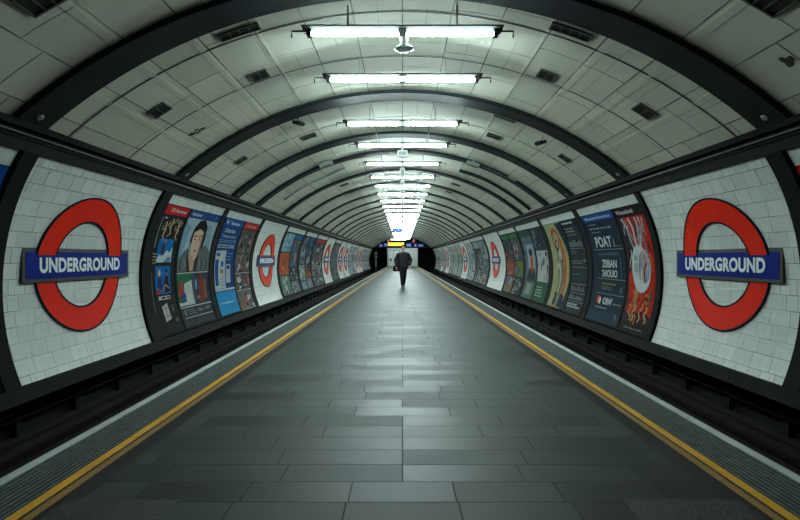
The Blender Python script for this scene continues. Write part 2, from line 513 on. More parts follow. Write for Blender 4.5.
# ribs
RIBS = [(5.68, 6.20), (9.72, 10.28), (12.88, 13.42), (15.05, 15.5), (18.3, 18.75), (21.3, 21.72)]
d = 24.3
while d < 77:
    RIBS.append((d, d+0.4)); d += 3.0
for i, (d0, d1) in enumerate(RIBS):
    b = MB()
    b.slab(SV, -AMAX+0.03, AMAX-0.03, d0, d1, -0.01, 0.05, M['rib'], 64, 1, False)
    if i < 6:
        b.slab(SV, -AMAX+0.03, AMAX-0.03, d0, d0+0.02, 0.05, 0.065, M['cornice'], 64, 1)
    r = structure(b.build('trim_%d' % (i+5)), 'dark steel rib arching over the platform, %s from the camera' % ORD[i])
    if i < 3:
        for s in (-1, 1):
            c = SV(s*(AMAX-0.14), (d0+d1)/2, 0.05)
            nrm = Vector((-c[0], 0, VC-c[2])).normalized()
            q = MB(); q.tube([Vector(c), Vector(c)+nrm*0.006, Vector(c)+nrm*0.012], [0.05, 0.05, 0.03], M['fitting'], 14)
            tag(q.build('bolt', r), 'pale round bolt head')

# ------------------------------------------------------------------ decals on the curved walls
FONT_CACHE = {}
def text_tris(txt, bold=0.0, spacing=1.0):
    k = (txt, bold, spacing)
    if k not in FONT_CACHE:
        cu = bpy.data.curves.new('t', 'FONT'); cu.body = txt; cu.size = 1; cu.offset = bold; cu.space_character = spacing
        cu.resolution_u = 4
        ob = bpy.data.objects.new('t', cu)
        me = bpy.data.meshes.new_from_object(ob)
        me.calc_loop_triangles()
        tris = [[tuple(me.vertices[i].co[:2]) for i in t.vertices] for t in me.loop_triangles]
        xs = [p[0] for t in tris for p in t]; ys = [p[1] for t in tris for p in t]
        bb = (min(xs), min(ys), max(xs), max(ys))
        bpy.data.objects.remove(ob); bpy.data.curves.remove(cu); bpy.data.meshes.remove(me)
        FONT_CACHE[k] = (tris, bb)
    return FONT_CACHE[k]

def clip(poly, lo, hi):
    for sgn, lim in ((1, lo), (-1, hi)):
        out = []
        for i in range(len(poly)):
            a, c = poly[i], poly[(i+1) % len(poly)]
            fa, fc = sgn*(a[1]-lim), sgn*(c[1]-lim)
            if fa >= 0: out.append(a)
            if (fa >= 0) != (fc >= 0):
                t = fa/(fa-fc); out.append((a[0]+(c[0]-a[0])*t, a[1]+(c[1]-a[1])*t))
        poly = out
        if len(poly) < 3: return None
    return poly

STEP = 0.14
class Sheet:
    """flat printed shapes in poster coordinates (u right, v up) wrapped on a side wall"""
    def __init__(s, side, d0, d1, zb):
        s.side, s.d0, s.d1, s.zb = side, d0, d1, zb
        s.w = d1 - d0
        s.org = wall_pt(side, (d0+d1)/2, zb + 1.0, 0)
    def P(s, u, v, off):
        y = s.d0 + u if s.side < 0 else s.d1 - u
        return wall_pt(s.side, y, s.zb + v, off)
    def tri(s, b, poly, off, m, step=STEP):
        lo = min(p[1] for p in poly); hi = max(p[1] for p in poly)
        k = math.floor(lo/step)
        while k*step < hi - 1e-6:
            q = clip(poly, k*step, (k+1)*step)
            if q: b.face([s.P(x, y, off) for x, y in q], m)
            k += 1
    def poly(s, b, pts, off, rgb):
        m = ink(rgb)
        for t in tessellate_polygon([[Vector((x, y, 0)) for x, y in pts]]):
            s.tri(b, [pts[i] for i in t], off, m)
    def rect(s, b, u0, v0, u1, v1, off, rgb):
        s.tri(b, [(u0,v0), (u1,v0), (u1,v1), (u0,v1)], off, ink(rgb))
    def ell(s, b, cu, cv, ru, rv, off, rgb, rot=0.0, n=20):
        c, k = math.cos(rot), math.sin(rot)
        pts = [(cu + ru*math.cos(2*PI*i/n)*c - rv*math.sin(2*PI*i/n)*k, cv + ru*math.cos(2*PI*i/n)*k + rv*math.sin(2*PI*i/n)*c) for i in range(n)]
        s.tri(b, pts, off, ink(rgb))
    def stroke(s, b, pts, w, off, rgb):
        n = len(pts)
        ww = w if isinstance(w, (list, tuple)) else [w]*n
        L, R = [], []
        for i in range(n):
            a = Vector(pts[max(i-1, 0)]); c = Vector(pts[min(i+1, n-1)])
            t = (c-a).normalized(); nn = Vector((-t.y, t.x)) * ww[i]/2
            L.append((pts[i][0]+nn.x, pts[i][1]+nn.y)); R.append((pts[i][0]-nn.x, pts[i][1]-nn.y))
        for i in range(n-1):
            s.tri(b, [L[i], L[i+1], R[i+1], R[i]], off, ink(rgb))
    def text(s, b, txt, u, v, w, h, off, rgb, bold=0.02, spacing=1.0):
        """text stretched to the box with lower left u, v"""
        tris, bb = text_tris(txt, bold, spacing)
        m = ink(rgb)
        for t in tris:
            s.tri(b, [(u + (x-bb[0])/(bb[2]-bb[0])*w, v + (y-bb[1])/(bb[3]-bb[1])*h) for x, y in t], off, m)

# ---- panels: (d_left_edge .. ) lists measured along each wall: (near, far, kind)
_L = [(2.6, 5.93, 'P0'), (6.21, 9.49, 'R'), (9.86, 12.86, 'P1'), (13.15, 16.3, 'P2'), (16.6, 19.9, 'R'), (20.15, 23.65, 'P3'), (24.0, 27.0, 'P4'),
        (27.3, 30.7, 'P5'), (31.1, 34.3, 'R'), (34.6, 37.9, 'P6'), (38.2, 41.5, 'R'), (41.8, 45.6, 'R'), (45.9, 49.2, 'P'), (49.5, 52.9, 'P'),
        (53.2, 56.5, 'R'), (56.8, 60.2, 'R'), (60.5, 63.9, 'P'), (64.2, 67.6, 'P'), (67.9, 71.3, 'P'), (71.6, 75.0, 'P')]
_R = [(2.6, 5.93, 'P0'), (6.23, 9.58, 'R'), (9.78, 13.1, 'P1'), (13.42, 16.6, 'P2'), (16.9, 20.3, 'P3'), (20.55, 23.9, 'P4'), (24.15, 28.4, 'R'),
         (28.8, 33.8, 'P5'), (34.1, 37.4, 'P'), (37.7, 41.2, 'R'), (41.5, 44.2, 'P'), (44.5, 48.8, 'P'), (49.1, 52.0, 'P'), (52.3, 56.6, 'R'),
         (56.9, 60.0, 'P'), (60.3, 63.7, 'R'), (64.0, 67.4, 'P'), (67.7, 71.1, 'P'), (71.4, 74.8, 'P')]
def widen(L):
    # the far posts are slimmer
    out = []
    for i, (a, c, k) in enumerate(L):
        g = lambda x, y: (y-x)*0.28 if x > 29 else 0.0
        na = a - (g(L[i-1][1], a) if i else 0)
        nc = c + (g(c, L[i+1][0]) if i < len(L)-1 else 0)
        out.append((na, nc, k))
    return out
LEFT, RIGHT = widen(_L), widen(_R)
ZB, ZT, ZP = -0.30, 2.575, 2.385

tn = 5 + len(RIBS)
for side, L, nm in ((-1, LEFT, 'left'), (1, RIGHT, 'right')):
    S = SW(side)
    ends = [(L[i][1], L[i+1][0]) for i in range(len(L)-1)] + [(L[-1][1], L[-1][1]+0.3)]
    for i, (a, c) in enumerate(ends):
        b = MB()
        h = 0.045 if a < 12 else 0.02
        b.slab(S, a+0.02, c-0.02, ZB, ZT, -0.02, h, M['frame'], 1, 18)
        b.slab(S, a-0.01, a+0.02, ZB, ZT, -0.02, h*0.6, M['cornice'], 1, 18)
        b.slab(S, c-0.02, c+0.01, ZB, ZT, -0.02, h*0.6, M['cornice'], 1, 18)
        structure(b.build('trim_%d' % tn), 'dark curved post between wall panels, %s from the camera on the %s wall' % (ORD[i], nm)); tn += 1
    for i, (a, c, k) in enumerate(L):
        b = MB()
        if k == 'R':
            b.slab(S, a, c, ZB, ZT, 0, 0, M['tiles' if a < 7 else 'boards'], 1, 20)
            structure(b.build('tiled_wall_panel'), 'white tiled bay behind the %s roundel bay, %s wall' % ('nearest' if a < 7 else 'far', nm))
        else:
            b.slab(S, a, c, ZP, ZT, 0, 0, M['band'], 1, 2)
            structure(b.build('white_wall_band'), 'plain white band over the posters, %s wall' % nm)

# ------------------------------------------------------------------ roundel signs
def arc_pts(r, a0, a1, n):
    return [(r*math.cos(a0+(a1-a0)*i/n), r*math.sin(a0+(a1-a0)*i/n)) for i in range(n+1)]
def ring(b, sh, cu, cv, r0, r1, o0, o1, m, n=72):
    for i in range(n):
        a, c = 2*PI*i/n, 2*PI*(i+1)/n
        p = lambda r, t, o: sh.P(cu + r*math.cos(t), cv + r*math.sin(t), o)
        k = 3
        for j in range(k):
            ra, rb = r0+(r1-r0)*j/k, r0+(r1-r0)*(j+1)/k
            b.face([p(ra,a,o1), p(rb,a,o1), p(rb,c,o1), p(ra,c,o1)], m)
        b.face([p(r1,a,o0), p(r1,c,o0), p(r1,c,o1), p(r1,a,o1)], m)
        b.face([p(r0,c,o0), p(r0,a,o0), p(r0,a,o1), p(r0,c,o1)], m)
def bar(b, sh, u0, v0, u1, v1, o0, o1, m):
    # flat enamel bar: keeps a plane tangent to the wall
    def q(u, v, o):
        y = sh.d0+u if sh.side < 0 else sh.d1-u
        return (sh.side*(XW-o), y, sh.zb+v)
    P = [q(u0,v0,o1), q(u1,v0,o1), q(u1,v1,o1), q(u0,v1,o1)]
    B = [q(u0,v0,o0), q(u1,v0,o0), q(u1,v1,o0), q(u0,v1,o0)]
    b.face(P, m)
    for i in range(4):
        j = (i+1) % 4
        b.face([B[i], B[j], P[j], P[i]], m)
    return q
def roundel(side, d0, d1, txt, label, cr=1.03, bw=1.26, redm='red', zc=1.20, bh=0.235, cyd=None):
    sh = Sheet(side, d0, d1, 0)
    cy = cyd if cyd else (d0+d1)/2
    cu = cy-d0 if side < 0 else d1-cy
    org = wall_pt(side, cy, zc, 0)
    root = empty('roundel_sign', org, label, 'sign', 'roundel signs along the walls')
    sh_org = org
    b = MB(); ring(b, sh, cu, zc, cr*0.645, cr*0.975, 0.0, 0.022, M[redm]); b.build('ring', root, sh_org)
    b = MB()
    ring(b, sh, cu, zc, cr*0.975, cr, 0.0, 0.026, M['navy']); ring(b, sh, cu, zc, cr*0.62, cr*0.645, 0.0, 0.026, M['navy'])
    b.build('ring_outline', root, sh_org)
    b = MB(); bar(b, sh, cu-bw, zc-bh, cu+bw, zc+bh, 0.0, 0.045, M['silver']); pl = b.build('name_bar', root, sh_org)
    b = MB(); q = bar(b, sh, cu-bw+0.055, zc-bh+0.05, cu+bw-0.055, zc+bh-0.05, 0.04, 0.05, M['blue']); b.build('blue_field', pl)
    bpy_fix(pl, 'blue_field', sh_org)
    # letters
    tris, bb = text_tris(txt, 0.042, 1.04)
    b = MB(); w = (bw-0.055)*2*0.80; h = bh*2*0.46; u0 = cu-w/2; v0 = zc-h/2
    m = M['letter']
    for t in tris:
        b.face([q(u0+(x-bb[0])/(bb[2]-bb[0])*w, v0+(y-bb[1])/(bb[3]-bb[1])*h, 0.054) for x, y in t], m)
    b.build('lettering', pl, sh_org)
    return root
def bpy_fix(parent, name, org):
    for o in COL.objects:
        if o.parent == parent and o.name.startswith(name):
            for v in o.data.vertices: v.co -= Vector(org)

nR = {-1: 0, 1: 0}
for side, L, nm in ((-1, LEFT, 'left'), (1, RIGHT, 'right')):
    for a, c, k in L:
        if k != 'R': continue
        i = nR[side]; nR[side] += 1
        if i == 0:
            r = roundel(side, a, c, 'UNDERGROUND', 'large red ring roundel reading UNDERGROUND, nearest the camera on the %s tiled wall' % nm, cyd=7.78)
        else:
            txt = 'INROESEIN' if (side < 0 and i == 1) else 'UNDERGROUND'
            lab = 'orange red ring roundel on white boards, %s roundel from the camera, %s wall' % (ORD[i], nm)
            if side < 0 and i == 1:
                lab = 'orange red roundel with a garbled white name, second roundel along the left wall'
            r = roundel(side, a, c, txt, lab, cr=0.96 if i == 1 else 1.0, bw=1.16, redm='redb', bh=0.20, cyd=26.6 if (side > 0 and i == 1) else None)

# ------------------------------------------------------------------ posters
DK = (46, 52, 54); DK2 = (36, 42, 46); WH = (214, 220, 218); LG = (150, 158, 158); NAVY = (30, 62, 120)
def poster(side, d0, d1, label, bg=DK, top=ZP, bot=-0.28):
    """root, sheet, and h (poster height) ; v = 0 at the poster's foot"""
    sh = Sheet(side, d0, d1, bot)
    org = wall_pt(side, (d0+d1)/2, (top+bot)/2, 0)
    root = empty('wall_poster', org, label, 'poster', 'posters along the %s wall' % ('left' if side < 0 else 'right'))
    b = MB(); b.slab(SW(side), d0, d1, bot, top, -0.02, 0.012, ink(bg), 1, 18, False); b.build('backing_sheet', root, org)
    b = MB()
    for (a, c) in ((d0, d0+0.035), (d1-0.035, d1)):
        b.slab(SW(side), a, c, bot, top, 0.0, 0.02, M['frame'], 1, 18)
    b.slab(SW(side), d0, d1, bot, bot+0.04, 0.0, 0.02, M['frame'], 1, 1)
    b.build('poster_frame', root, org)
    return root, sh, org
class Part:
    def __init__(s, name, root, sh, org, label=None):
        s.name, s.root, s.sh, s.org, s.b, s.label = name, root, sh, org, MB(), label
    def __enter__(s): return s
    def __exit__(s, *a):
        o = s.b.build(s.name, s.root, s.org)
        if s.label: o['label'] = s.label
    def rect(s, *a): s.sh.rect(s.b, *a)
    def ell(s, *a, **k): s.sh.ell(s.b, *a, **k)
    def poly(s, *a): s.sh.poly(s.b, *a)
    def stroke(s, *a): s.sh.stroke(s.b, *a)
    def text(s, *a, **k): s.sh.text(s.b, *a, **k)
    def lines(s, u0, u1, v0, v1, n, off, rgb, rnd, frac=0.45):
        for i in range(n):
            v = v1 - (i+0.5)*(v1-v0)/n; h = (v1-v0)/n*frac
            u = u0
            end = u0 + (u1-u0)*rnd.uniform(0.6, 1.0)
            while u < end:
                w = rnd.uniform(0.05, 0.16)*(u1-u0)
                s.rect(u, v-h/2, min(u+w, end), v+h/2, off, rgb); u += w + 0.03*(u1-u0)
H0 = 0.014; H1 = 0.017; H2 = 0.020; H3 = 0.023; H4 = 0.026; H5 = 0.029
HT = ZP + 0.28    # poster height 2.69
def zz(z): return max(0.0, (z + 0.28) if z < 0.2 else (z - 0.2)*1.01 + 0.48)

# nearest posters, mostly outside the frame
for side, hc, nm in ((-1, (20, 84, 160), 'left'), (1, (200, 34, 30), 'right')):
    r, sh, og = poster(side, 4.2, 5.93, 'dark poster with a %s heading strip cut off by the photo edge on the %s' % ('blue' if side < 0 else 'red', nm), (44, 60, 84) if side < 0 else (96, 26, 26))
    with Part('heading', r, sh, og) as p:
        p.rect(0.0, HT-0.30, sh.w, HT-0.02, H0, hc)
        p.rect(0.0, HT-0.34, sh.w, HT-0.32, H0, WH)
    with Part('picture', r, sh, og) as p:
        p.rect(0.2, 1.2, sh.w-0.2, 2.1, H0, (60, 92, 130)); p.ell(sh.w/2, 1.6, 0.4, 0.35, H1, (150, 150, 140))

# left bay 1, narrow dark poster with red heading
rnd = random.Random(4)
r, sh, og = poster(-1, 9.88, 10.98, 'narrow dark poster with red heading, dancers above two blue photographs', (40, 44, 46))
with Part('heading', r, sh, og, 'red heading strip') as p:
    p.rect(0.03, zz(2.17), 1.07, zz(2.345), H0, (206, 44, 44)); p.text('US Asssnmss', 0.28, zz(2.225), 0.68, 0.075, H1, WH)
with Part('dancers', r, sh, og, 'small tan dancing figures') as p:
    for cx, cz, lean in ((0.30, 1.85, 0.3), (0.55, 1.92, -0.5), (0.85, 1.86, 0.4)):
        tan = (196, 170, 128)
        p.ell(cx, zz(cz)+0.14, 0.035, 0.045, H0, tan)
        p.stroke([(cx, zz(cz)+0.1), (cx+lean*0.08, zz(cz)), (cx-lean*0.05, zz(cz)-0.12), (cx+lean*0.2, zz(cz)-0.2)], [0.05, 0.07, 0.05, 0.02], H0, tan)
        p.stroke([(cx, zz(cz)+0.07), (cx+0.1, zz(cz)+0.12), (cx+0.14, zz(cz)+0.2)], 0.025, H1, tan)
        p.stroke([(cx, zz(cz)+0.05), (cx-0.1, zz(cz)+0.0), (cx-0.12, zz(cz)+0.1)], 0.025, H1, tan)
    p.text('COSI', 0.72, zz(2.02), 0.22, 0.07, H1, (196, 180, 140)); p.text('fase', 0.14, zz(2.08), 0.12, 0.04, H1, WH)
with Part('photograph', r, sh, og, 'blue photograph of a climber on white rocks') as p:
    p.rect(0.20, zz(1.20), 0.84, zz(1.68), H0, (24, 120, 190))
    p.poly([(0.20, zz(1.2)), (0.84, zz(1.2)), (0.84, zz(1.52)), (0.72, zz(1.40)), (0.6, zz(1.45)), (0.45, zz(1.33)), (0.3, zz(1.36)), (0.20, zz(1.26))], H1, (196, 212, 220))
    p.poly([(0.34, zz(1.34)), (0.46, zz(1.36)), (0.50, zz(1.52)), (0.44, zz(1.6)), (0.36, zz(1.58)), (0.32, zz(1.45))], H2, (70, 66, 96))
    p.ell(0.44, zz(1.63), 0.04, 0.04, H3, (190, 120, 100)); p.poly([(0.5, zz(1.2)), (0.8, zz(1.2)), (0.8, zz(1.3)), (0.66, zz(1.32))], H2, (110, 140, 160))
with Part('photograph', r, sh, og, 'blue photograph of two people, one pale haired, one in black') as p:
    p.rect(0.20, zz(0.55), 0.84, zz(1.12), H0, (26, 112, 184))
    p.ell(0.36, zz(0.98), 0.055, 0.07, H1, (210, 190, 130)); p.poly([(0.27, zz(0.7)), (0.33, zz(0.9)), (0.42, zz(0.9)), (0.50, zz(0.7)), (0.42, zz(0.62))], H1, (50, 60, 110))
    p.ell(0.67, zz(1.0), 0.05, 0.06, H1, (34, 32, 36)); p.poly([(0.55, zz(0.58)), (0.58, zz(0.85)), (0.66, zz(0.94)), (0.76, zz(0.88)), (0.8, zz(0.58))], H1, (40, 36, 44))
    p.ell(0.67, zz(0.97), 0.025, 0.03, H2, (200, 150, 110)); p.poly([(0.20, zz(0.55)), (0.4, zz(0.55)), (0.36, zz(0.66)), (0.24, zz(0.64))], H2, (170, 60, 60))
    p.stroke([(0.5, zz(0.6)), (0.62, zz(0.74)), (0.74, zz(0.66))], 0.03, H3, (190, 160, 120))
with Part('caption', r, sh, og) as p:
    p.rect(0.28, zz(0.43), 0.78, zz(0.51), H0, (186, 188, 184)); p.rect(0.42, zz(0.45), 0.56, zz(0.49), H1, DK2); p.rect(0.64, zz(0.45), 0.74, zz(0.49), H1, DK2)
    for k in range(4): p.rect(-0.0+0.045, zz(1.18+k*0.06), 0.20, zz(1.2+k*0.06), H0, (176, 152, 104))
    p.stroke([(0.06, zz(1.5)), (0.06, zz(1.95)), (0.08, zz(2.1))], 0.012, H0, WH); p.stroke([(0.06, zz(0.2)), (0.06, zz(1.0))], 0.012, H0, LG)
with Part('leaflet', r, sh, og, 'white leaflet drawing') as p:
    p.poly([(0.40, zz(-0.02)), (0.66, zz(0.03)), (0.60, zz(0.36)), (0.36, zz(0.30))], H0, (190, 192, 188))
    p.stroke([(0.45, zz(0.05)), (0.5, zz(0.18)), (0.45, zz(0.28)), (0.56, zz(0.26))], 0.02, H1, (80, 84, 84)); p.text('AU', 0.5, zz(0.07), 0.1, 0.05, H1, (70, 70, 70))
    p.ell(0.84, zz(0.24), 0.06, 0.07, H0, (120, 122, 120)); p.ell(0.86, zz(0.25), 0.04, 0.05, H1, (40, 44, 46)); p.ell(0.88, zz(-0.02), 0.05, 0.04, H0, (110, 114, 114))

# left bay 1, portrait poster
r, sh, og = poster(-1, 11.0, 12.84, 'tall poster with a large portrait of a dark haired man in a grey jacket', (60, 66, 68))
w = sh.w
with Part('heading', r, sh, og, 'blue heading strip') as p:
    p.rect(0.03, zz(2.19), w-0.03, zz(2.345), H0, (34, 82, 146)); p.text('Adudhoar', 0.14, zz(2.235), 0.55, 0.07, H1, WH); p.ell(w-0.3, zz(2.27), 0.03, 0.03, H1, (120, 170, 210))
with Part('picture', r, sh, og, 'portrait of a dark haired man against pale blue') as p:
    p.rect(0.03, zz(0.98), w-0.03, zz(2.18), H0, (168, 190, 200))
    p.poly([(0.03, zz(1.1)), (0.3, zz(1.6)), (0.35, zz(2.0)), (0.03, zz(2.1))], H1, (126, 160, 182)); p.poly([(1.2, zz(1.5)), (1.75, zz(1.3)), (1.6, zz(2.1)), (1.2, zz(2.05))], H1, (140, 172, 186))
    p.poly([(0.03, zz(0.98)), (0.03, zz(1.22)), (0.26, zz(1.42)), (0.5, zz(1.52)), (0.6, zz(1.30)), (0.9, zz(1.36)), (1.2, zz(1.55)), (1.5, zz(1.60)), (w-0.03, zz(1.42)), (w-0.03, zz(0.98))], H2, (104, 112, 114))
    p.poly([(0.55, zz(0.98)), (0.56, zz(1.4)), (0.80, zz(1.25)), (0.98, zz(1.45)), (0.92, zz(0.98))], H3, (196, 160, 140))
    p.poly([(0.52, zz(0.98)), (0.46, zz(1.5)), (0.62, zz(1.15)), (0.66, zz(0.98))], H4, (44, 48, 50)); p.poly([(0.84, zz(0.98)), (1.0, zz(1.5)), (1.1, zz(1.3)), (1.0, zz(0.98))], H4, (50, 54, 56))
    for k in range(7):
        u = 0.12 + k*0.22 if k < 2 else 0.75 + k*0.14
        p.stroke([(u, zz(1.02)), (u+0.06, zz(1.15)), (u-0.02, zz(1.28))], [0.03, 0.05, 0.02], H4, (140, 146, 146) if k % 2 else (52, 56, 58))
    # head
    raw = p.sh
    class Big:
        def __getattr__(_, k):
            f = getattr(raw, k)
            hx = lambda q: (0.92 + (q[0]-0.78)*1.2, zz(1.68) + (q[1]-zz(1.74))*1.2)
            if k == 'poly': return lambda b, pts, *a: f(b, [hx(q) for q in pts], *a)
            if k == 'stroke': return lambda b, pts, *a: f(b, [hx(q) for q in pts], *a)
            if k == 'ell': return lambda b, cu, cv, ru, rv, *a, **kw: f(b, *hx((cu, cv)), ru*1.2, rv*1.2, *a, **kw)
            return f
    p.sh = Big()
    p.poly([(0.44, zz(1.72)), (0.46, zz(1.98)), (0.60, zz(2.13)), (0.84, zz(2.16)), (1.04, zz(2.04)), (1.10, zz(1.82)), (1.06, zz(1.62)), (0.98, zz(1.58)), (0.9, zz(1.9)), (0.55, zz(1.94)), (0.5, zz(1.66))], H4, (32, 30, 32))
    p.poly([(0.50, zz(1.90)), (0.49, zz(1.66)), (0.54, zz(1.50)), (0.66, zz(1.38)), (0.78, zz(1.38)), (0.92, zz(1.52)), (0.98, zz(1.72)), (0.96, zz(1.92)), (0.86, zz(1.95)), (0.72, zz(1.98)), (0.6, zz(1.93))], H5, (222, 190, 168))
    p.poly([(0.84, zz(1.44)), (0.92, zz(1.52)), (0.98, zz(1.72)), (0.96, zz(1.92)), (0.90, zz(1.92)), (0.89, zz(1.66))], 0.031, (160, 122, 106))
    p.stroke([(0.53, zz(1.82)), (0.60, zz(1.85)), (0.67, zz(1.82))], 0.022, 0.032, (40, 34, 34)); p.stroke([(0.75, zz(1.82)), (0.83, zz(1.86)), (0.91, zz(1.82))], 0.022, 0.032, (40, 34, 34))
    for u in (0.605, 0.83): p.ell(u, zz(1.775), 0.035, 0.014, 0.032, (50, 40, 38))
    p.stroke([(0.71, zz(1.78)), (0.69, zz(1.66)), (0.73, zz(1.64))], 0.016, 0.032, (150, 108, 92)); p.ell(0.71, zz(1.555), 0.065, 0.018, 0.032, (150, 84, 76))
with Part('photograph', r, sh, og, 'small photograph with green, red and white shapes') as p:
    p.rect(0.03, zz(0.22), 0.84, zz(0.93), H0, (52, 112, 84)); p.poly([(0.35, zz(0.22)), (0.84, zz(0.26)), (0.80, zz(0.78)), (0.38, zz(0.70))], H1, (196, 204, 202))
    p.poly([(0.08, zz(0.45)), (0.2, zz(0.8)), (0.3, zz(0.74)), (0.3, zz(0.4))], H2, (190, 50, 50)); p.poly([(0.15, zz(0.28)), (0.42, zz(0.3)), (0.42, zz(0.5)), (0.2, zz(0.5))], H3, (60, 86, 130)); p.rect(0.03, zz(0.22), 0.84, zz(0.3), H2, (196, 204, 202))
with Part('photograph', r, sh, og, 'small photograph with rust red figure') as p:
    p.rect(0.92, zz(0.22), w-0.04, zz(0.93), H0, (52, 62, 84)); p.poly([(1.15, zz(0.24)), (1.2, zz(0.85)), (1.42, zz(0.9)), (1.5, zz(0.5)), (1.4, zz(0.24))], H1, (130, 62, 52)); p.ell(1.03, zz(0.66), 0.07, 0.14, H2, (110, 140, 190)); p.poly([(1.45, zz(0.3)), (1.5, zz(0.8)), (1.62, zz(0.75)), (1.6, zz(0.3))], H2, (150, 96, 70))
    p.ell(1.1, zz(0.36), 0.08, 0.05, H2, (176, 110, 80))
with Part('caption', r, sh, og, 'white lines and small lettering') as p:
    p.rect(0.03, zz(0.935), w-0.03, zz(0.96), H2, (190, 198, 196)); p.rect(0.86, zz(0.22), 0.90, zz(0.93), H2, (120, 128, 128)); p.rect(0.03, zz(0.17), w-0.03, zz(0.195), H2, (190, 198, 196))
    p.rect(0.15, zz(-0.06), w-0.1, zz(-0.045), H2, (190, 198, 196)); p.rect(0.16, zz(0.0), 0.3, zz(0.14), H1, (110, 116, 116)); p.lines(0.4, 0.85, zz(0.0), zz(0.14), 3, H1, (130, 138, 138), rnd); p.text('Sam', 0.95, zz(0.04), 0.3, 0.07, H1, LG); p.text('SHUT', 1.35, zz(0.04), 0.3, 0.07, H1, LG)

# left bay 2, blue poster and picture grid
r, sh, og = poster(-1, 13.18, 14.78, 'blue poster with white form pages above a plain bright blue block', (30, 72, 128))
w = sh.w
with Part('heading', r, sh, og, 'blue heading with white mark') as p:
    p.rect(0.03, zz(2.15), w-0.03, zz(2.345), H0, (28, 92, 158)); p.poly([(0.16, zz(2.33)), (0.26, zz(2.18)), (0.46, zz(2.32)), (0.30, zz(2.24))], H1, WH); p.text('Rsumans', 0.56, zz(2.2), 0.7, 0.08, H1, WH)
with Part('lettering', r, sh, og) as p:
    p.text('Ghtarians', 0.3, zz(1.98), 0.85, 0.12, H0, (176, 200, 220)); p.text('Thesuncoms', 0.2, zz(1.84), 1.1, 0.09, H0, (150, 180, 208))
    p.lines(0.15, 1.5, zz(1.7), zz(1.8), 2, H0, (120, 160, 196), rnd); p.rect(0.1, zz(1.56), 1.4, zz(1.66), H0, (140, 160, 176)); p.lines(0.15, 1.35, zz(1.575), zz(1.645), 1, H1, (60, 80, 110), rnd)
with Part('form_page', r, sh, og, 'white printed form pages') as p:
    p.poly([(0.05, zz(0.46)), (0.08, zz(1.48)), (0.85, zz(1.5)), (0.85, zz(0.46))], H0, (190, 202, 206)); p.rect(0.1, zz(0.55), 0.34, zz(1.25), H1, (40, 84, 140)); p.rect(0.5, zz(1.05), 0.72, zz(1.2), H1, (60, 110, 170)); p.rect(0.14, zz(1.34), 0.42, zz(1.42), H1, (50, 90, 140)); p.rect(0.5, zz(0.86), 0.72, zz(0.98), H1, (150, 130, 90)); p.lines(0.5, 0.78, zz(0.5), zz(0.8), 5, H1, (110, 126, 140), rnd)
    p.rect(0.92, zz(0.6), 1.28, zz(1.12), H0, (176, 190, 196)); p.rect(0.98, zz(0.98), 1.2, zz(1.08), H1, (40, 50, 60)); p.lines(0.95, 1.4, zz(1.2), zz(1.46), 3, H0, (110, 150, 190), rnd); p.rect(0.05, zz(0.40), w-0.05, zz(0.45), H1, (196, 204, 204))
with Part('blue_block', r, sh, og, 'plain bright blue block') as p:
    p.rect(0.03, zz(-0.29), w-0.03, zz(0.37), H0, (38, 150, 206)); p.text('www.usatmarco.ns', 0.25, zz(0.04), 1.0, 0.05, H1, (190, 220, 232))
r, sh, og = poster(-1, 14.80, 16.27, 'poster of grey and brown picture panels under a red heading', (62, 58, 58))
w = sh.w
with Part('heading', r, sh, og, 'red heading strip') as p:
    p.rect(0.03, zz(2.16), w-0.03, zz(2.345), H0, (196, 58, 52)); p.text('U. Obisavatora', 0.2, zz(2.22), 1.0, 0.06, H1, (230, 170, 160))
rn = random.Random(8)
def collage(p, u0, v0, u1, v1, cols, n, off=H1):
    for k in range(n):
        cu, cv = rn.uniform(u0, u1), rn.uniform(v0, v1)
        ru, rv = rn.uniform(0.05, 0.16)*(u1-u0), rn.uniform(0.06, 0.2)*(v1-v0)
        ru = min(ru, cu-u0, u1-cu); rv = min(rv, cv-v0, v1-cv)
        if ru < 0.008 or rv < 0.008: continue
        c = rn.choice(cols)
        t = rn.random()
        if t < 0.4: p.ell(cu, cv, ru, rv, off+0.0004*k, c, n=10)
        elif t < 0.75: p.poly([(cu-ru, cv-rv), (cu+ru*rn.uniform(-.3, 1), cv-rv*rn.uniform(.4, 1)), (cu+ru, cv+rv*rn.uniform(-.2, 1)), (cu-ru*rn.uniform(0, .8), cv+rv)], off+0.0004*k, c)
        else: p.rect(cu-ru*0.4, cv-rv, cu+ru*0.4, cv+rv, off+0.0004*k, c)
for (a, c, e, f) in ((0.06, 1.42, 0.70, 2.12), (0.74, 1.42, w-0.06, 2.12), (0.06, 0.86, 0.70, 1.40), (0.74, 0.86, w-0.06, 1.40), (0.06, 0.34, w-0.06, 0.82), (0.06, -0.24, w-0.06, 0.30)):
    with Part('picture_panel', r, sh, og) as p:
        p.rect(a, zz(c), e, zz(f), H0, rn.choice([(88, 92, 92), (70, 74, 76), (112, 104, 100)])); collage(p, a, zz(c), e, zz(f), [(150, 150, 146), (52, 50, 52), (150, 96, 84), (190, 190, 186), (180, 110, 90), (40, 42, 46)], 14)
with Part('divider', r, sh, og) as p:
    p.rect(0.03, zz(0.82), w-0.03, zz(0.845), H3+0.006, (176, 180, 178)); p.rect(0.03, zz(0.305), w-0.03, zz(0.33), H3+0.006, (176, 180, 178)); p.rect(0.715, zz(0.86), 0.725, zz(2.12), H3+0.006, (140, 140, 140)); p.rect(0.03, zz(-0.27), w-0.03, zz(-0.25), H3, (180, 184, 180))

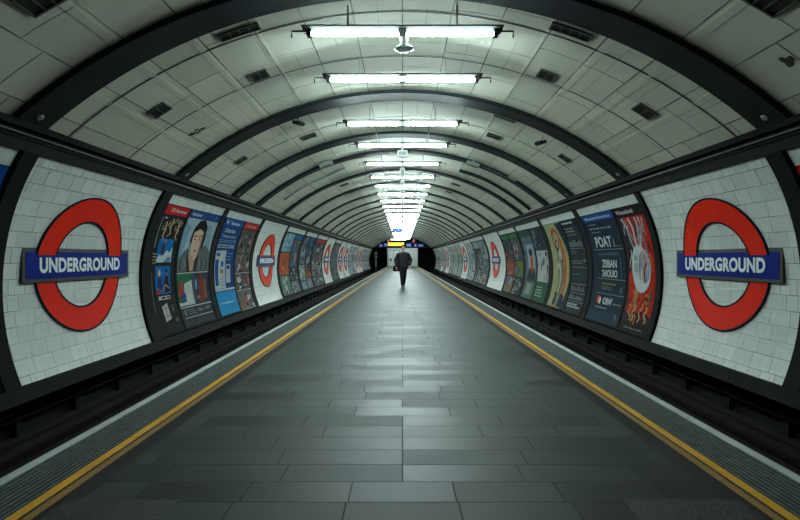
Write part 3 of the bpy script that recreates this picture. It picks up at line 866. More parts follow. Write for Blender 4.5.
# right bay 1: dark timetable like poster and red artwork
r, sh, og = poster(1, 11.12, 13.08, 'dark blue poster of large white lettering POAT under a blue heading', (42, 56, 68))
w = sh.w
rnd = random.Random(12)
with Part('heading', r, sh, og, 'blue heading strip') as p:
    p.rect(0.03, zz(2.18), w-0.03, zz(2.345), H0, (28, 86, 154)); p.text('Mnutssorrlonertrue', 0.25, zz(2.22), w-0.45, 0.075, H1, (200, 216, 226))
with Part('lettering', r, sh, og, 'large white lettering') as p:
    c = (206, 212, 212)
    p.lines(0.3, 0.9, zz(2.08), zz(2.13), 1, H0, LG, rnd); p.lines(0.3, 1.75, zz(1.98), zz(2.03), 1, H0, LG, rnd, 0.7); p.lines(0.35, 1.2, zz(1.9), zz(1.94), 1, H0, LG, rnd, 0.5)
    p.text('POAT', 0.42, zz(1.55), 0.95, 0.26, H0, c, bold=0.03); p.text('.k', 1.42, zz(1.55), 0.12, 0.2, H0, LG)
    p.lines(1.55, 1.9, zz(1.55), zz(1.58), 1, H0, LG, rnd)
    p.text('COVJAIRURDS', 0.5, zz(1.33), 1.15, 0.09, H0, (120, 128, 132), bold=0)
    p.text('ZIIBAN', 0.62, zz(1.06), 0.85, 0.19, H0, c, bold=0.03); p.text('24/OUIO', 0.6, zz(0.83), 0.88, 0.18, H0, c, bold=0.03)
    p.text('THIUAINICE', 0.6, zz(0.64), 0.8, 0.05, H0, (176, 164, 84), bold=0.01); p.lines(0.6, 1.5, zz(0.52), zz(0.61), 2, H0, (120, 130, 134), rnd)
    p.text('OIW', 0.8, zz(0.17), 0.55, 0.17, H0, c, bold=0.04); p.text('goosswasiy', 1.4, zz(0.19), 0.42, 0.06, H0, LG); p.lines(0.42, 1.3, zz(0.05), zz(0.12), 1, H0, LG, rnd)
with Part('red_mark', r, sh, og, 'red and white round mark') as p:
    p.ell(0.5, zz(0.27), 0.1, 0.1, H0, (206, 60, 44)); p.ell(0.62, zz(0.25), 0.07, 0.09, H1, (220, 220, 214))
with Part('divider', r, sh, og, 'thin pale lines') as p:
    for z in (1.49, 0.78, 0.42): p.rect(0.3 if z < 1 else 0.2, zz(z), w-0.03, zz(z+0.012), H0, LG)
    p.rect(1.68, zz(0.85), 1.69, zz(1.3), H0, LG); p.ell(1.72, zz(0.55), 0.06, 0.08, H0, (90, 98, 102)); p.ell(1.7, zz(-0.05), 0.05, 0.07, H0, (90, 104, 112)); p.rect(0.08, zz(-0.28), w-0.08, zz(0.0), H0-0.001, (48, 68, 84))
r, sh, og = poster(1, 9.80, 11.10, 'red artwork poster with pale swirling forms beside the roundel bay', (48, 40, 40))
w = sh.w
with Part('heading', r, sh, og, 'dark heading with pale lettering') as p:
    p.rect(0.03, zz(2.17), w-0.03, zz(2.345), H0, (44, 36, 36)); p.text('Wheeseldaselt', 0.12, zz(2.21), 0.8, 0.09, H1, (206, 208, 202))
with Part('artwork', r, sh, og, 'red artwork with pale swirls, an oval and tentacle shapes') as p:
    p.rect(0.05, zz(-0.05), w-0.05, zz(2.14), H0, (70, 52, 54)); p.poly([(0.3, zz(2.14)), (w-0.05, zz(2.14)), (w-0.05, zz(0.1)), (0.9, zz(0.2)), (0.2, zz(0.1)), (0.1, zz(0.9)), (0.6, zz(1.4))], H1, (206, 50, 32))
    def wav(u0, v0, u1, v1, amp, k, n=10, ph=0):
        return [(u0+(u1-u0)*i/n + amp*math.sin(k*i/n*PI+ph), zz(v0+(v1-v0)*i/n)) for i in range(n+1)]
    for (u0, u1, c, wd) in ((0.25, 0.5, (190, 196, 200), 0.07), (0.38, 0.62, (200, 90, 70), 0.05), (0.55, 0.66, (206, 204, 196), 0.08), (0.85, 0.72, (176, 190, 200), 0.09), (1.0, 0.8, (206, 206, 200), 0.06), (0.7, 0.7, (90, 60, 66), 0.05), (1.12, 0.98, (80, 96, 120), 0.06)):
        p.stroke(wav(u0, 2.12, u1, 1.45, 0.04, 2), wd, H2, c)
    p.stroke(wav(0.18, 2.0, 0.45, 1.2, 0.05, 2), 0.09, H2, (60, 66, 84)); p.stroke(wav(0.12, 2.0, 0.28, 1.1, 0.03, 2), 0.05, H2, (40, 42, 54))
    rq = random.Random(77)
    for k in range(26):
        u0 = rq.uniform(0.3, 1.15); v0 = rq.uniform(1.35, 2.1)
        p.stroke(wav(u0, v0, u0+rq.uniform(-0.12, 0.12), v0-rq.uniform(0.15, 0.4), 0.03, 2, 5), rq.uniform(0.015, 0.05), H2+0.001+0.0003*k, rq.choice([(210, 206, 196), (200, 70, 50), (70, 50, 56), (150, 170, 190), (224, 120, 80)]))
    p.ell(0.70, zz(1.06), 0.40, 0.50, H4+0.006, (206, 214, 218), rot=0.15, n=28); p.ell(0.86, zz(1.10), 0.20, 0.34, H4+0.007, (150, 166, 180), rot=0.1, n=24)
    for k in range(34):
        u0 = rq.uniform(0.25, 1.15); v0 = rq.uniform(0.05, 0.62)
        p.stroke(wav(u0, v0, u0+rq.uniform(-0.1, 0.1), v0-rq.uniform(0.08, 0.25), 0.03, 2, 5), rq.uniform(0.015, 0.045), H3+0.0002*k, rq.choice([(224, 80, 50), (110, 36, 30), (214, 140, 90), (230, 110, 60), (80, 44, 40)]))
    p.stroke([(0.78, zz(0.78)), (0.72, zz(1.0)), (0.86, zz(1.12)), (0.74, zz(1.3)), (0.88, zz(1.42)), (1.0, zz(1.25)), (0.96, zz(0.95))], [0.08, 0.07, 0.09, 0.08, 0.06, 0.05, 0.07], 0.034, (214, 176, 160)); p.stroke([(0.88, zz(0.8)), (0.82, zz(1.05)), (0.95, zz(1.2))], 0.05, 0.035, (120, 40, 44)); p.stroke([(0.66, zz(0.85)), (0.64, zz(1.1)), (0.7, zz(1.35))], 0.03, 0.035, (60, 52, 60))
    p.ell(0.98, zz(0.46), 0.12, 0.11, H3, (214, 110, 50)); p.ell(0.98, zz(0.46), 0.06, 0.05, H4, (90, 50, 44))
    tn_ = (190, 160, 112)
    p.stroke(wav(0.42, 0.62, 0.55, 0.25, 0.05, 2), [0.12, 0.16, 0.2, 0.2, 0.17, 0.15, 0.16, 0.18, 0.18, 0.16, 0.14], H4, (176, 136, 84)); p.stroke(wav(0.3, 0.3, 0.42, -0.02, 0.06, 3), 0.05, H5, tn_); p.stroke(wav(0.55, 0.3, 0.5, -0.02, 0.06, 3), 0.05, H5, tn_)
    p.stroke(wav(0.85, 0.35, 0.78, -0.02, 0.05, 3), 0.05, H5, tn_); p.stroke(wav(1.02, 0.3, 1.06, -0.02, 0.05, 3), 0.05, H5, tn_); p.stroke(wav(0.66, 0.6, 0.8, 0.2, 0.08, 2), 0.07, H5, (206, 84, 52)); p.stroke(wav(1.08, 0.7, 1.14, 0.3, 0.04, 2), 0.08, H4, (90, 100, 80))
    p.stroke([(0.2, zz(0.7)), (0.3, zz(0.4)), (0.2, zz(0.15))], 0.12, H3, (190, 50, 36)); p.stroke([(0.9, zz(0.75)), (1.1, zz(0.65)), (1.2, zz(0.8))], 0.08, H4, (206, 60, 40))
with Part('label_card', r, sh, og, 'pale label on the artwork') as p:
    p.rect(0.40, zz(0.98), 0.62, zz(1.2), 0.036, (196, 206, 208)); p.text('KU', 0.45, zz(1.24), 0.13, 0.1, 0.037, (50, 54, 60)); p.lines(0.42, 0.6, zz(1.0), zz(1.18), 4, 0.038, (100, 106, 112), rnd); p.text('Giansnting, soseme', 0.25, zz(-0.2), 0.8, 0.045, H0, LG)

# right bay 2: text list (near) and orange figure artwork (far)
r, sh, og = poster(1, 13.45, 14.80, 'dark grey green poster of ruled text rows beside the orange figure artwork', (46, 58, 60))
w = sh.w
with Part('heading', r, sh, og, 'dark heading') as p:
    p.rect(0.03, zz(2.2), w-0.03, zz(2.345), H0, (30, 38, 48)); p.lines(0.1, 1.25, zz(2.24), zz(2.3), 1, H1, (190, 200, 200), rnd, 0.8)
with Part('lettering', r, sh, og) as p:
    p.lines(0.15, 1.2, zz(2.0), zz(2.15), 2, H0, (150, 158, 158), rnd); p.lines(0.15, 1.2, zz(1.9), zz(1.98), 1, H0, (110, 118, 118), rnd)
    for k in range(9): p.rect(0.15+k*0.12, zz(1.60), 0.2+k*0.12, zz(1.7+0.1*rnd.random()), H0, LG)
    p.ell(1.15, zz(1.3), 0.07, 0.11, H0, LG); p.ell(1.17, zz(1.31), 0.05, 0.08, H1, (46, 58, 60)); p.lines(0.15, 0.7, zz(1.4), zz(1.5), 2, H0, (110, 118, 118), rnd)
    p.lines(0.15, 1.2, zz(1.12), zz(1.17), 1, H0, (170, 130, 80), rnd); p.lines(0.15, 0.8, zz(0.8), zz(0.86), 1, H0, (110, 118, 118), rnd)
    for k in range(9): p.rect(0.12+k*0.12, zz(0.36), 0.18+k*0.12, zz(0.42+0.1*rnd.random()), H0, (120, 128, 128)); p.rect(0.12+k*0.12, zz(0.12), 0.17+k*0.12, zz(0.17+0.08*rnd.random()), H0, LG)
    p.lines(0.1, 1.25, zz(-0.12), zz(0.02), 2, H0, (186, 192, 190), rnd, 0.7)
with Part('divider', r, sh, og) as p:
    for z in (1.55, 1.2, 1.02, 0.55, 0.30, 0.06): p.rect(0.05, zz(z), w-0.05, zz(z+0.012), H0, LG)
r, sh, og = poster(1, 14.82, 16.57, 'artwork poster of an orange figure in flowing bands on pale green', (146, 156, 118))
w = sh.w
with Part('artwork', r, sh, og, 'orange figure in flowing bands on pale green') as p:
    p.rect(0.05, zz(-0.25), w-0.05, zz(2.33), H0, (160, 170, 130)); p.poly([(1.2, zz(2.33)), (w-0.05, zz(2.33)), (w-0.05, zz(-0.25)), (1.35, zz(-0.25)), (1.65, zz(0.6)), (1.66, zz(1.4))], H1, (46, 58, 60))
    ringp = [(0.85+0.36*math.cos(t), zz(1.83)+0.33*math.sin(t)) for t in [i*PI/9-0.3 for i in range(13)]]
    p.stroke(ringp, 0.12, H2, (206, 92, 46)); p.ell(0.78, zz(1.65), 0.17, 0.2, H2, (70, 60, 62)); p.ell(0.8, zz(1.7), 0.09, 0.1, H3, (206, 186, 150)); p.ell(0.92, zz(1.4), 0.13, 0.2, H3, (190, 194, 186))
    p.stroke([(1.1, zz(1.9)), (1.3, zz(1.3)), (1.35, zz(0.8)), (1.2, zz(0.3)), (1.1, zz(0.0))], [0.1, 0.16, 0.18, 0.14, 0.1], H3, (210, 110, 54)); p.stroke([(1.25, zz(2.0)), (1.48, zz(1.3)), (1.5, zz(0.6)), (1.4, zz(0.1))], [0.07, 0.1, 0.1, 0.06], H3, (216, 190, 110)); p.stroke([(0.5, zz(1.5)), (0.45, zz(0.9)), (0.5, zz(0.3)), (0.45, zz(-0.1))], [0.06, 0.12, 0.1, 0.06], H3, (206, 186, 90)); p.stroke([(0.62, zz(1.4)), (0.7, zz(0.8)), (0.62, zz(0.1))], [0.05, 0.1, 0.06], H3, (90, 140, 150)); p.stroke([(0.95, zz(1.25)), (1.1, zz(0.8)), (0.95, zz(0.4)), (0.9, zz(0.1))], [0.14, 0.18, 0.12, 0.08], H4, (130, 118, 130)); p.stroke([(0.8, zz(1.1)), (0.9, zz(0.6)), (0.8, zz(0.2))], [0.06, 0.1, 0.05], H4, (220, 200, 150)); p.stroke([(1.15, zz(1.5)), (1.05, zz(1.1)), (1.2, zz(0.7))], [0.05, 0.08, 0.05], H4, (176, 60, 46))
    p.ell(0.62, zz(0.0), 0.2, 0.26, H4, (206, 120, 60)); p.ell(0.64, zz(0.02), 0.15, 0.2, H5, (44, 46, 56)); p.ell(0.66, zz(0.05), 0.06, 0.09, H5+0.002, (120, 124, 130)); p.poly([(0.95, zz(-0.2)), (1.5, zz(-0.22)), (1.4, zz(0.15)), (1.05, zz(0.2))], H4, (50, 58, 78))
    p.rect(0.55, zz(0.95), 0.85, zz(1.12), H5+0.003, (200, 200, 190))

# right bay 3: portrait with orange beard, white drawings; green footers
r, sh, og = poster(1, 18.55, 20.27, 'poster with a bearded face portrait above a green footer', (60, 74, 76))
w = sh.w
with Part('artwork', r, sh, og, 'bearded orange face against pale blue') as p:
    p.rect(0.05, zz(0.45), w-0.05, zz(2.3), H0, (96, 112, 120)); p.rect(0.05, zz(2.1), w-0.05, zz(2.3), H1, (60, 88, 84)); p.rect(0.5, zz(0.7), w-0.2, zz(1.8), H1, (156, 176, 186)); p.poly([(0.3, zz(0.45)), (0.6, zz(0.9)), (1.4, zz(0.9)), (1.65, zz(0.45))], H2, (52, 56, 66)); p.ell(1.05, zz(1.25), 0.22, 0.34, H3, (190, 130, 104)); p.ell(1.08, zz(0.98), 0.19, 0.28, H4, (206, 90, 50)); p.ell(1.05, zz(1.5), 0.24, 0.15, H4, (50, 50, 58)); p.rect(0.95, zz(1.22), 1.2, zz(1.26), H5, (50, 44, 44)); collage(p, 0.08, zz(1.2), 0.45, zz(2.05), [(60, 90, 140), (160, 170, 176), (90, 60, 60)], 9, H2)
with Part('footer', r, sh, og, 'green footer') as p:
    p.rect(0.05, zz(-0.26), w-0.05, zz(0.4), H0, (70, 112, 92)); p.poly([(0.4, zz(-0.1)), (1.2, zz(-0.1)), (1.3, zz(0.33)), (0.5, zz(0.33))], H1, (140, 150, 140))
r, sh, og = poster(1, 16.93, 18.53, 'poster of white engraved drawings on grey with a dark green footer', (66, 72, 74))
w = sh.w
with Part('picture_panel', r, sh, og, 'white drawings') as p:
    p.rect(0.1, zz(0.45), w-0.1, zz(1.55), H0, (186, 192, 190)); collage(p, 0.1, zz(0.5), w-0.1, zz(1.5), [(60, 64, 66), (110, 116, 118), (150, 156, 156), (80, 84, 88)], 16); p.rect(0.1, zz(1.6), w-0.1, zz(2.3), H0, (60, 66, 78)); collage(p, 0.12, zz(1.62), w-0.12, zz(2.28), [(150, 156, 160), (40, 44, 56), (90, 100, 120)], 14)
with Part('footer', r, sh, og, 'dark green footer') as p:
    p.rect(0.05, zz(-0.26), w-0.05, zz(0.4), H0, (40, 92, 66)); p.lines(0.2, 1.2, zz(-0.1), zz(0.3), 4, H1, (160, 190, 170), rnd)

# further bays
def busy(side, d0, d1, label, bands, seed, small=False, bg=(56, 62, 64)):
    """bands: list of (z0, z1, ground, [colours])"""
    global rn
    rn = random.Random(seed)
    r, sh, og = poster(side, d0, d1, label, bg)
    w = sh.w
    for z0, z1, gr, cols in bands:
        with Part('picture_panel' if z1 - z0 > 0.25 else 'heading', r, sh, og) as p:
            p.rect(0.06, zz(z0), w-0.06, zz(z1), H0, gr)
            if cols: collage(p, 0.08, zz(z0+0.01), w-0.08, zz(z1-0.01), cols, 7 if small else 16)
G1, G2, G3 = (110, 118, 120), (160, 168, 168), (50, 56, 60)
busy(-1, 20.18, 21.95, 'poster with pale blue top and bright orange middle, past the garbled roundel', [(1.55, 2.3, (136, 176, 196), [(90, 140, 180), (180, 200, 206)]), (0.6, 1.5, (196, 96, 56), [(220, 130, 70), (120, 100, 90), (170, 70, 50)]), (-0.25, 0.55, (90, 130, 124), [(190, 196, 186), (60, 90, 100), (150, 80, 60)])], 21)
busy(-1, 21.97, 23.62, 'busy grey poster under a blue heading beside the orange one', [(2.12, 2.3, (40, 104, 170), []), (0.9, 2.08, (90, 96, 98), [(180, 80, 50), (50, 54, 60), (170, 176, 176), (60, 120, 170)]), (0.3, 0.85, G3, [G2, G1]), (-0.25, 0.25, G1, [G2, G3])], 22)
busy(-1, 24.03, 25.5, 'grey blue poster with a pale statue shape, fourth poster bay of the left wall', [(1.0, 2.3, (84, 98, 110), [(170, 178, 180), (120, 150, 170), (50, 60, 72)]), (0.2, 0.95, (130, 150, 160), [(60, 80, 100), (200, 190, 150)]), (-0.25, 0.15, (96, 140, 170), [G2])], 23)
busy(-1, 25.52, 26.97, 'blue and black collage poster, far half of the fourth bay on the left wall', [(1.9, 2.3, (60, 110, 160), [G3]), (0.8, 1.85, (60, 66, 70), [G2, (60, 120, 170), G1]), (0.3, 0.75, (150, 80, 56), [G3, (200, 120, 80)]), (-0.25, 0.25, G1, [G2])], 24)
busy(-1, 27.33, 30.67, 'wide grey collage poster under a red heading on the left wall', [(2.14, 2.3, (190, 60, 56), []), (1.2, 2.1, (84, 88, 88), [G2, G3, (150, 90, 80)]), (0.3, 1.15, (120, 124, 122), [G3, G2]), (-0.25, 0.25, (84, 90, 92), [G2, (60, 110, 140)])], 25)
busy(-1, 34.63, 37.87, 'plain grey patterned poster between two roundel bays on the left wall', [(0.6, 2.3, (104, 110, 112), [(80, 86, 90), (130, 136, 138)]), (-0.25, 0.55, (90, 96, 98), [(120, 126, 128), (70, 76, 80)])], 26)
busy(1, 20.58, 22.2, 'poster of small colour photographs with a green meadow below, right wall', [(2.12, 2.3, (66, 120, 76), []), (1.2, 2.08, (80, 96, 104), [(60, 130, 180), G2, (60, 60, 66), (170, 80, 60)]), (0.5, 1.15, (90, 130, 60), [(60, 110, 160), (200, 120, 60), (120, 60, 50)]), (-0.25, 0.45, G3, [G2, G1])], 31)
busy(1, 22.22, 23.87, 'poster of brown and blue photographs beside the right wall second roundel', [(2.12, 2.3, (66, 120, 76), []), (1.3, 2.08, (70, 76, 80), [G2, (150, 90, 60), G3]), (0.5, 1.25, (150, 76, 58), [(200, 120, 80), (60, 70, 90), (220, 190, 150)]), (-0.25, 0.45, (140, 110, 80), [(190, 90, 60), (60, 110, 170), G2])], 32)
busy(1, 28.85, 31.2, 'grey pictorial poster just past the second roundel of the right wall', [(1.2, 2.3, (150, 160, 164), [(80, 100, 120), G1]), (0.4, 1.15, (96, 106, 116), [G2, (60, 80, 110)]), (-0.25, 0.35, (150, 150, 140), [(110, 90, 70), (60, 90, 130)])], 33)
busy(1, 31.22, 33.77, 'dark grey poster of columns of pictures, two past the second roundel of the right wall', [(1.9, 2.3, G2, []), (0.6, 1.85, (64, 68, 70), [G2, G1]), (-0.25, 0.55, (110, 116, 120), [G3, G2])], 34)
pal = [[(60, 120, 180), G2, G3], [(150, 80, 66), G2, G3], [(70, 110, 100), G2, G3], [(150, 156, 160), (60, 66, 72), (150, 90, 80)]]
for side, L, nm in ((-1, LEFT, 'left'), (1, RIGHT, 'right')):
    j = 0
    for a, c, k in L:
        if k != 'P': continue
        cl = pal[j % 4]
        hue = ['blue', 'brown', 'green', 'grey'][j % 4]
        busy(side, a+0.03, c-0.03, 'small far %s toned poster, %s of the distant posters along the %s wall' % (hue, ORD[j] if j else 'first', nm), [(1.7, 2.3, (180, 188, 188), cl), (0.8, 1.65, (146, 154, 154), cl), (-0.25, 0.75, (170, 178, 178), cl)], 50+j+(20 if side > 0 else 0), True, (176, 184, 184))
        j += 1

# ------------------------------------------------------------------ ceiling lights
LZ = 4.18
LK = (LZ-EYE)/3.06
def make_light():
    root = empty('ceiling_light', (0, 0, LZ))
    b = MB(); b.box((-1.28, -0.12, 0.044), (1.28, 0.12, 0.062), M['batten']); b.build('batten', root)  # batten made extra wide to shield the vault crown from tube light
    for s in (-1, 1):
        b = MB(); b.tube([(s*0.05, 0, -0.005), (s*1.165, 0, -0.005)], 0.026, M['tube'], 12); tag(b.build('tube', root), 'glowing white tube')
        b = MB(); b.box(*( ((1.165, -0.042, -0.042), (1.225, 0.042, 0.048)) if s > 0 else ((-1.225, -0.042, -0.042), (-1.165, 0.042, 0.048)) ), M['fitdark']); b.build('end_cap', root)
        b = MB(); b.tube([(s*1.225, 0, 0.03), (s*1.42, 0, 0.03), (s*1.42, 0, -0.05)], 0.012, M['fitdark'], 6); b.build('end_hook', root)
        b = MB(); b.box((s*0.7-0.01, -0.01, 0.066), (s*0.7+0.01, 0.01, 0.37), M['fitting']); b.build('hanger', root)
    b = MB(); b.box((-0.05, -0.046, -0.048), (0.05, 0.046, 0.048), M['white']); b.build('junction_box', root)
    return root
LD = [6.82, 8.58, 11.42, 13.6, 16.3, 18.95, 21.3, 23.9, 26.8, 29.6]
while LD[-1] < 79: LD.append(LD[-1] + 2.75)
LD = [x*LK for x in LD]
pr = make_light()
for i, d in enumerate(LD):
    o = pr if i == 0 else copy_tree(pr)
    o.location = (0, d, LZ)
    o.scale.x = 1.0 if i < 3 else (0.96 if i == 3 else 0.93)
    tag(o, 'twin tube fluorescent light across the vault crown, %s from the camera' % ORD[i], 'ceiling light', 'fluorescent lights along the vault crown')
# small things hanging under some of the lights
root = empty('dish_lamp', (0.02, LD[0], LZ-0.05), 'small glass dish lamp hanging under the nearest tube light', 'lamp')
b = MB(); b.lathe((0, 0, 0), [(0.0, 0.01), (0.06, 0.0), (0.05, -0.06), (0.035, -0.10), (0.0, -0.10)], M['white']); b.build('holder', root)
b = MB(); b.lathe((0, 0, -0.10), [(0.0, 0.0), (0.05, -0.012), (0.115, -0.035), (0.125, -0.05), (0.09, -0.062), (0.0, -0.07)], M['glass']); b.build('glass_dish', root)
for i, (d, w, h) in enumerate(((LD[3], 0.25, 0.15), (LD[4], 0.15, 0.24), (LD[5], 0.13, 0.15), (LD[6], 0.15, 0.17), (LD[7], 0.13, 0.15), (LD[8], 0.13, 0.15))):
    root = empty('hanging_speaker', (0, d, LZ-0.05), 'small white box hanging under the %s tube light' % ORD[i+3], 'speaker', 'boxes under the lights')
    b = MB(); b.tube([(0, 0, 0.0), (0, 0, -0.09)], 0.02, M['fitting'], 8); b.build('stem', root)
    b = MB(); b.box((-w/2, -0.07, -0.09-h), (w/2, 0.07, -0.09), M['white']); b.box((-w/2+0.02, -0.072, -0.09-h+0.02), (w/2-0.02, -0.07, -0.11), M['fitting']); b.build('speaker_box', root)

# ------------------------------------------------------------------ vents and fittings on the vault
def vent(px, py, wa, wy, label, name='ceiling_vent', light=False):
    a, d = vault_at(px, py)
    org = SV(a, d, 0)
    root = empty(name, org, label, 'vent', 'grilles in the vault')
    fr = M['ventbar'] if not light else M['fitting']
    b = MB(); b.slab(SV, a-wa/2, a+wa/2, d-wy/2, d+wy/2, 0.0, 0.010, M['ventdark'], 2, 1); b.build('dark_opening', root, org)
    b = MB()
    t = 0.025
    b.slab(SV, a-wa/2-t, a+wa/2+t, d-wy/2-t, d-wy/2, 0, 0.022, fr, 2, 1); b.slab(SV, a-wa/2-t, a+wa/2+t, d+wy/2, d+wy/2+t, 0, 0.022, fr, 2, 1)
    b.slab(SV, a-wa/2-t, a-wa/2, d-wy/2, d+wy/2, 0, 0.022, fr); b.slab(SV, a+wa/2, a+wa/2+t, d-wy/2, d+wy/2, 0, 0.022, fr)
    b.build('vent_frame', root, org)
    n = max(2, int(wa/0.11))
    for k in range(1, n):
        q = MB(); u = a-wa/2 + wa*k/n
        q.slab(SV, u-0.008, u+0.008, d-wy/2, d+wy/2, 0.01, 0.02, M['ventbar']); q.build('grille_bar', root, org)
vent(159, 110, 0.26, 0.24, 'dark square grille low on the left side of the vault between the two nearest ribs')
vent(259, 75, 0.24, 0.26, 'dark square grille on the left just before the second rib, under the oblong one')
vent(239, 31, 0.50, 0.13, 'dark oblong grille on the left just behind the nearest rib')
vent(241, 160, 0.24, 0.2, 'small dark grille on the left just behind the second rib')
vent(309, 136, 0.30, 0.28, 'brownish grille high on the left between the second and third ribs')
vent(40, -2, 0.34, 0.26, 'dark grille in front of the nearest rib cut by the top left photo edge')
vent(547, 75, 0.24, 0.26, 'dark square grille on the right just in front of the second rib')
vent(645, 111, 0.28, 0.24, 'dark square grille low on the right side of the vault between the two nearest ribs')
vent(571, 31, 0.50, 0.13, 'dark oblong grille on the right just behind the nearest rib')
vent(565, 158, 0.24, 0.2, 'small dark grille on the right just behind the second rib')
vent(494, 136, 0.30, 0.28, 'brownish grille high on the right between the second and third ribs')
vent(505, 118, 0.45, 0.12, 'pale narrow grille high on the right just behind the second rib', light=True)
vent(769, -2, 0.34, 0.26, 'dark grille in front of the nearest rib cut by the top right photo edge')
vent(344, 184.5, 0.30, 0.28, 'small far grille on the left past the fourth rib')
vent(456, 184.5, 0.30, 0.28, 'small far grille on the right past the fourth rib')
vent(351, 192, 0.26, 0.25, 'tiny far grille on the left past the fifth rib')
vent(449, 192, 0.26, 0.25, 'tiny far grille on the right past the fifth rib')

def rough_patch(px, py, r, label):
    a, d = vault_at(px, py)
    root = empty('patch_mark', SV(a, d, 0), label, 'wall mark', 'marks on the vault')
    b = MB()
    org = SV(a, d, 0)
    rr = random.Random(int(px))
    for k in range(7):
        aa, dd = a + rr.uniform(-r, r), d + rr.uniform(-r, r)*0.6
        b.slab(SV, aa-r*0.35, aa+r*0.35, dd-0.02, dd+0.02, 0, 0.008+0.001*k, M['ventbar'])
    b.build('rough_lump', root, org)
rough_patch(197, 131, 0.12, 'rough rusty patch beside the low grille on the left of the vault')
rough_patch(790, 62, 0.08, 'rough plaster scar above the nearest rib at the right photo edge')
a, d = vault_at(733, 106)
b = MB(); c = Vector(SV(a, d, 0)); nn = Vector((-c.x, 0, VC-c.z)).normalized()
b.tube([c - nn*0.01, c + nn*0.012], 0.035, M['ventdark'], 14)  # black disc painted for the dark inside a drilled hole
tag(b.build('drilled_hole_disc', None, c), 'small round black plug just below the nearest rib on the right', 'drilled hole')

def vbox(name, px, py, wa, wy, o1, m, label, cat):
    a, d = vault_at(px, py); org = SV(a, d, 0)
    root = empty(name, org, label, cat)
    b = MB(); b.slab(SV, a-wa/2, a+wa/2, d-wy/2, d+wy/2, 0.05, o1, m, 2, 1); b.build('housing', root, org)
    b = MB(); b.slab(SV, a-wa*0.15, a+wa*0.15, d-wy*0.2, d+wy*0.2, 0, 0.05, M['fitting'], 1, 1); b.build('bracket', root, org)
    b = MB(); b.slab(SV, a-wa*0.35, a+wa*0.35, d-wy*0.3, d+wy*0.3, o1, o1+0.006, M['ventbar'], 2, 1); b.build('front_grille', root, org)
    return root
vbox('vault_speaker', 325, 161, 0.40, 0.24, 0.16, M['fitting'], 'grey speaker box on the left of the vault just before the fourth rib', 'speaker')
vbox('vault_speaker', 474, 161, 0.40, 0.24, 0.16, M['fitting'], 'grey speaker box on the right of the vault just before the fourth rib', 'speaker')

# cameras
for px, py, s, lab in ((297, 120, 1, 'small black camera on a bent bracket on the left behind the second rib'), (543, 140, -1, 'dark wedge shaped camera with a pale arm on the right behind the second rib')):
    a, d = vault_at(px, py-3); c = Vector(SV(a, d, 0)); nn = Vector((-c.x, 0, VC-c.z)).normalized()
    root = empty('security_camera', c, lab, 'camera')
    b = MB(); b.tube([(0, 0, 0), nn*0.12, nn*0.14+Vector((s*0.08, 0, 0))], 0.012, M['ventdark'] if s > 0 else M['fitting'], 8); b.build('bracket', root)
    b = MB(); e = nn*0.15
    b.tube([e+Vector((-s*0.12, -0.04, 0.03)), e+Vector((s*0.1, -0.10, -0.03))], [0.035, 0.055], M['ventdark'], 10); b.build('camera_body', root)
    b = MB(); b.tube([e+Vector((s*0.1, -0.10, -0.03)), e+Vector((s*0.13, -0.11, -0.04))], 0.03, M['black'], 10); b.build('lens', root)

def vault_run(name, pts, r, m, label, cat='conduit', off=0.03):
    P = []
    for (x0, y0), (x1, y1) in zip(pts, pts[1:]):
        a0, d0 = vault_at(x0, y0); a1, d1 = vault_at(x1, y1)
        for i in range(8):
            t = i/8; P.append(SV(a0+(a1-a0)*t, d0+(d1-d0)*t, off))
    P.append(SV(a1, d1, off))
    b = MB(); b.tube(P, r, m, 8)
    tag(b.build(name), label, cat, 'conduits on the vault')
vault_run('vault_conduit', [(460, 169), (486, 178), (510, 192), (531, 208)], 0.055, M['rib'], 'thick dark conduit curving down the right of the vault past the speaker box', off=0.06)
vault_run('vault_conduit', [(481, 164), (500, 172), (517, 180)], 0.035, M['fitting'], 'pale conduit running out from the right speaker box')
vault_run('vault_conduit', [(519, 181.5), (527, 187), (537, 197)], 0.028, M['rib'], 'thin dark conduit continuing the pale one on the right of the vault')
vault_run('vault_conduit', [(345, 167), (325, 176), (300, 188), (284, 199)], 0.035, M['fitting'], 'grey conduit curving down the left of the vault past the speaker box')

# ------------------------------------------------------------------ the far end
b = MB()
YE = Y1
b.box((-2.37, YE, -1.2), (2.37, YE+0.2, 2.95), M['band'])
structure(b.build('wall_end'), 'pale end wall closing the platform')
b = MB()
pts = [(-4.9, 2.95)] + [(SV(-AMAX+2*AMAX*i/32, 0, -0.15)[0], SV(-AMAX+2*AMAX*i/32, 0, -0.15)[2]) for i in range(33)] + [(4.9, 2.95)]
for y in (YE-0.02, YE+0.2):
    b.face([(x, y, z) for x, z in pts], M['cornice'])
b.box((-4.9, YE-0.02, 2.93), (4.9, YE+0.2, 2.95), M['cornice'])
structure(b.build('wall_end_arch'), 'dark arched wall above the end of the platform')
for s, nm in ((-1, 'left'), (1, 'right')):
    b = MB()
    xs = sorted((s*2.37, s*5.25))
    b.box((xs[0], YE+8, -1.4), (xs[1], YE+8.2, 3.0), M['black']); b.box((xs[0], YE+0.2, 2.95), (xs[1], YE+8, 3.1), M['black'])
    x0, x1 = sorted((s*5.05, s*5.25)); b.box((x0, YE, -1.4), (x1, YE+8, 3.0), M['black'])
    x0, x1 = sorted((s*2.2, s*2.37)); b.box((x0, YE+0.2, -1.4), (x1, YE+8, 3.0), M['black'])
    structure(b.build('tunnel_mouth_' + nm), 'black running tunnel mouth, %s track' % nm)
b = MB(); b.box((-4.9, YE-0.2, 2.86), (4.9, YE-0.06, 3.06), M['frame']); structure(b.build('trim_90'), 'beam across the end of the platform')
